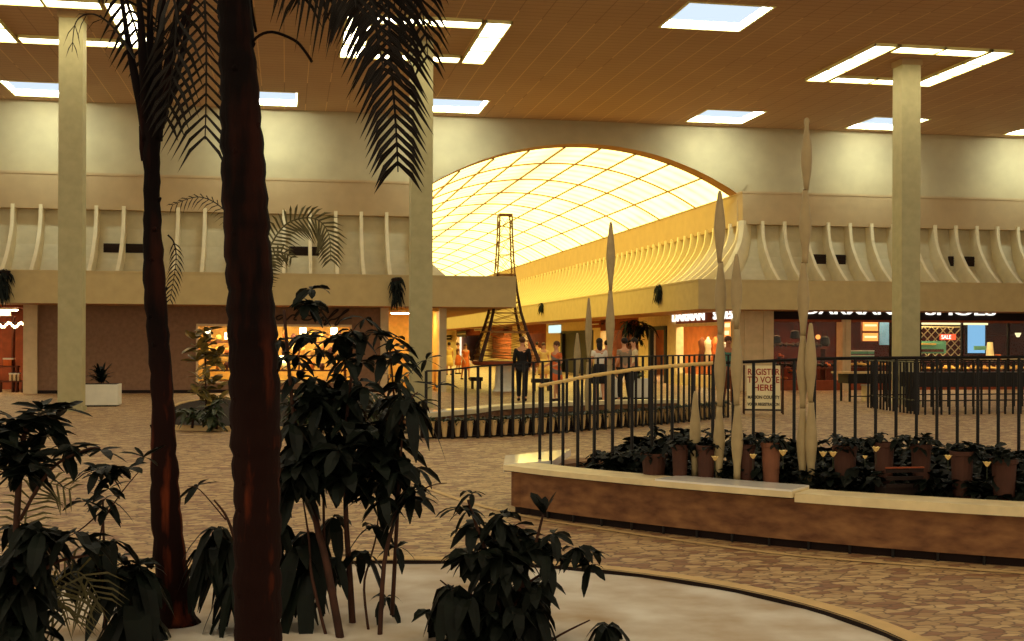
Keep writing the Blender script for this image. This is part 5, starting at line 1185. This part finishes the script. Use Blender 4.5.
a, c = PX(561, 325, XS-.03), PX(549, 333, XS-.03); t = empty('shop_sign', (XS-.05, (a.y+c.y)/2, c.z), 'pale blue glowing sign panel far down the corridor', 'sign'); M['paleblue'] = emat('pale_blue_sign', (.62, .85, .80, 1), 1.1); MB().box(XS-.06, a.y, c.z, XS-.03, c.y, a.z).build('face', 'paleblue', t); MB().box(XS-.03, a.y-.1, c.z-.05, XS, c.y+.1, a.z+.05).build('backing', 'white', t)
for (u0, v0, u1, v1, m_, lb) in ((466, 331, 457, 337, 'black', 'black sign board with white edge far down the corridor'), (451, 335, 445, 340, 'dark', 'small dark sign board far down the corridor, leftmost'), (484, 328, 474, 331, 'white', 'narrow white sign board far down the corridor'), (503, 327, 491, 336, 'redbrown', 'red-brown sign board seen through the tower'), (600, 320.5, 591, 328, 'redbrown', 'red-brown board with a pale picture over the black doors')):
    a, c = PX(u0, v0, XS-.4), PX(u1, v1, XS-.4); t = empty('sign_board', (XS-.4, (a.y+c.y)/2, c.z), lb, 'sign'); MB().box(XS-.4, a.y, c.z, XS-.34, c.y, a.z).build('board', m_, t); MB().box(XS-.42, a.y+.2, (a.z+c.z)/2-.02, XS-.401, c.y-.2, (a.z+c.z)/2+.03).build('stripe', 'white' if m_ != 'white' else 'black', t); MB().box(XS-.34, (a.y+c.y)/2-.05, (a.z+c.z)/2, XS+.02, (a.y+c.y)/2+.05, (a.z+c.z)/2+.05).build('bracket', 'black', t)
# left brown store window goods
zl = [.72, 1.2, 1.66]
for j, z in enumerate(zl): stand('display_shelf', '%s shelf of golden goods in the window of the brown store' % ['lowest', 'middle', 'top'][j], -2.7, 2.0, 40.7+.35*j, z, .35)
protos = {}
for j, z in enumerate(zl):
    for i in range(15):
        m_ = ['gold', 'cream', 'orangewall', 'gold', 'wood'][(i*7+j*3) % 5]; key = (m_, (i+j) % 3)
        lb = '%s ornament on the %s shelf of the brown store window' % ({'gold': 'golden', 'cream': 'cream', 'orangewall': 'orange', 'wood': 'brown'}[m_]+' '+['squat', 'tall', 'round'][key[1]], ['lowest', 'middle', 'top'][j])
        q = (-2.55+i*.31, 40.87+.35*j, z)
        if key not in protos:
            t = empty('ornament', (0, 0, 0), lb, 'ornament', 'ornaments in the brown store window'); pr_ = [[(.06, 0), (.1, .08), (.09, .18), (.05, .22)], [(.05, 0), (.04, .1), (.08, .24), (.03, .36)], [(.05, 0), (.03, .03), (.1, .12), (.1, .2), (.02, .28)]][key[1]]
            MB().lathe((0, 0, 0), pr_, 10).build('body', m_, t, smooth=True); MB().lathe((0, 0, -.001), [(.07, 0), (.07, .015)], 10).build('foot', 'wood', t); protos[key] = t; place(t, True, q, lb)
        else: place(protos[key], False, q, lb)
M['bulb'] = emat('bright_display_bulb', (1, .8, .4, 1), 7)
for i, (u, v) in enumerate(((303, 331), (334, 331), (283, 359), (207, 334), (228, 336))):
    q = PY(u, v, 40.6); t = empty('lamp', q, ['bright square lamp near the middle of the brown store window', 'bright square lamp near the right end of the brown store window', 'bright square lamp low behind the rubber plant leaves', 'square lamp at the left end of the brown store window', 'square lamp behind the edge of the thick trunk'][i], 'lamp', 'square lamps in the brown store window')
    MB().box(q.x-.11, q.y, q.z-.11, q.x+.11, q.y+.1, q.z+.11).build('shade', 'bulb', t); MB().tube([(q.x, q.y+.05, q.z+.11), (q.x, q.y+.05, 2.7)], .01, 5).build('cord', 'black', t)
shop_light('ceiling tube in the brown store window', -2.6, 1.9, 41.0, m='tube3', z=2.66)
shop_light('ceiling tube behind the narrow window left of the corridor', 3.5, 4.8, 41.0, m='tube3', z=2.66)
stand('display_shelf', 'golden shelf in the narrow window left of the corridor', 3.4, 4.9, 40.9, 1.1, .35, 'gold')
shoe_row('gold', 'golden shoe in the narrow window left of the corridor', 'golden shoes beside the corridor', [(3.5+i*.2, 41.05, 1.17) for i in range(7)], 1.3)
# far left shop
shop_light('row of ceiling tubes in the orange shop at the left edge', -12, -8.5, 40.9, m='tube3', z=2.66)
a = PY(0, 322, 40.6); t = empty('string_lights', (a.x, 40.6, a.z), 'row of small yellow lights in the orange shop at the left edge', 'light')
for i in range(12): q = PY(0+i*2.1, 325+2.2*math.sin(i*1.1), 40.6); MB().ball(q, .045, seg=8).build('bulb', 'bulb', t)
MB().tube([PY(-1, 322.5, 40.6), PY(24, 322.5, 40.6)], .012, 5).build('wire', 'black', t)
for i, (u, v, m_) in enumerate(((4, 312, 'white'), (8, 362, 'orangecloth'), (14, 377, 'cream'))):
    q = PY(u, v, 41.0); boxthing('display_box', ['white box high in the orange shop at the left edge', 'orange box in the shop at the left edge', 'cream box low in the shop at the left edge'][i], 'box', (q.x-.15, 41, q.z-.12, q.x+.15, 41.3, q.z+.12), m_, [('lid', (q.x-.16, 40.99, q.z+.08, q.x+.16, 41.31, q.z+.13), 'white')])
    stand('display_shelf', ['high shelf in the orange shop at the left edge', 'middle shelf in the orange shop at the left edge', 'low shelf in the orange shop at the left edge'][i], q.x-.5, q.x+.3, 40.95, q.z-.12, .4)

# ------------------------------------------------------------------ light
w = bpy.data.worlds.new('world'); bpy.context.scene.world = w; w.use_nodes = True
bg = w.node_tree.nodes['Background']; bg.inputs[0].default_value = (1, .86, .60, 1); bg.inputs[1].default_value = 1.1
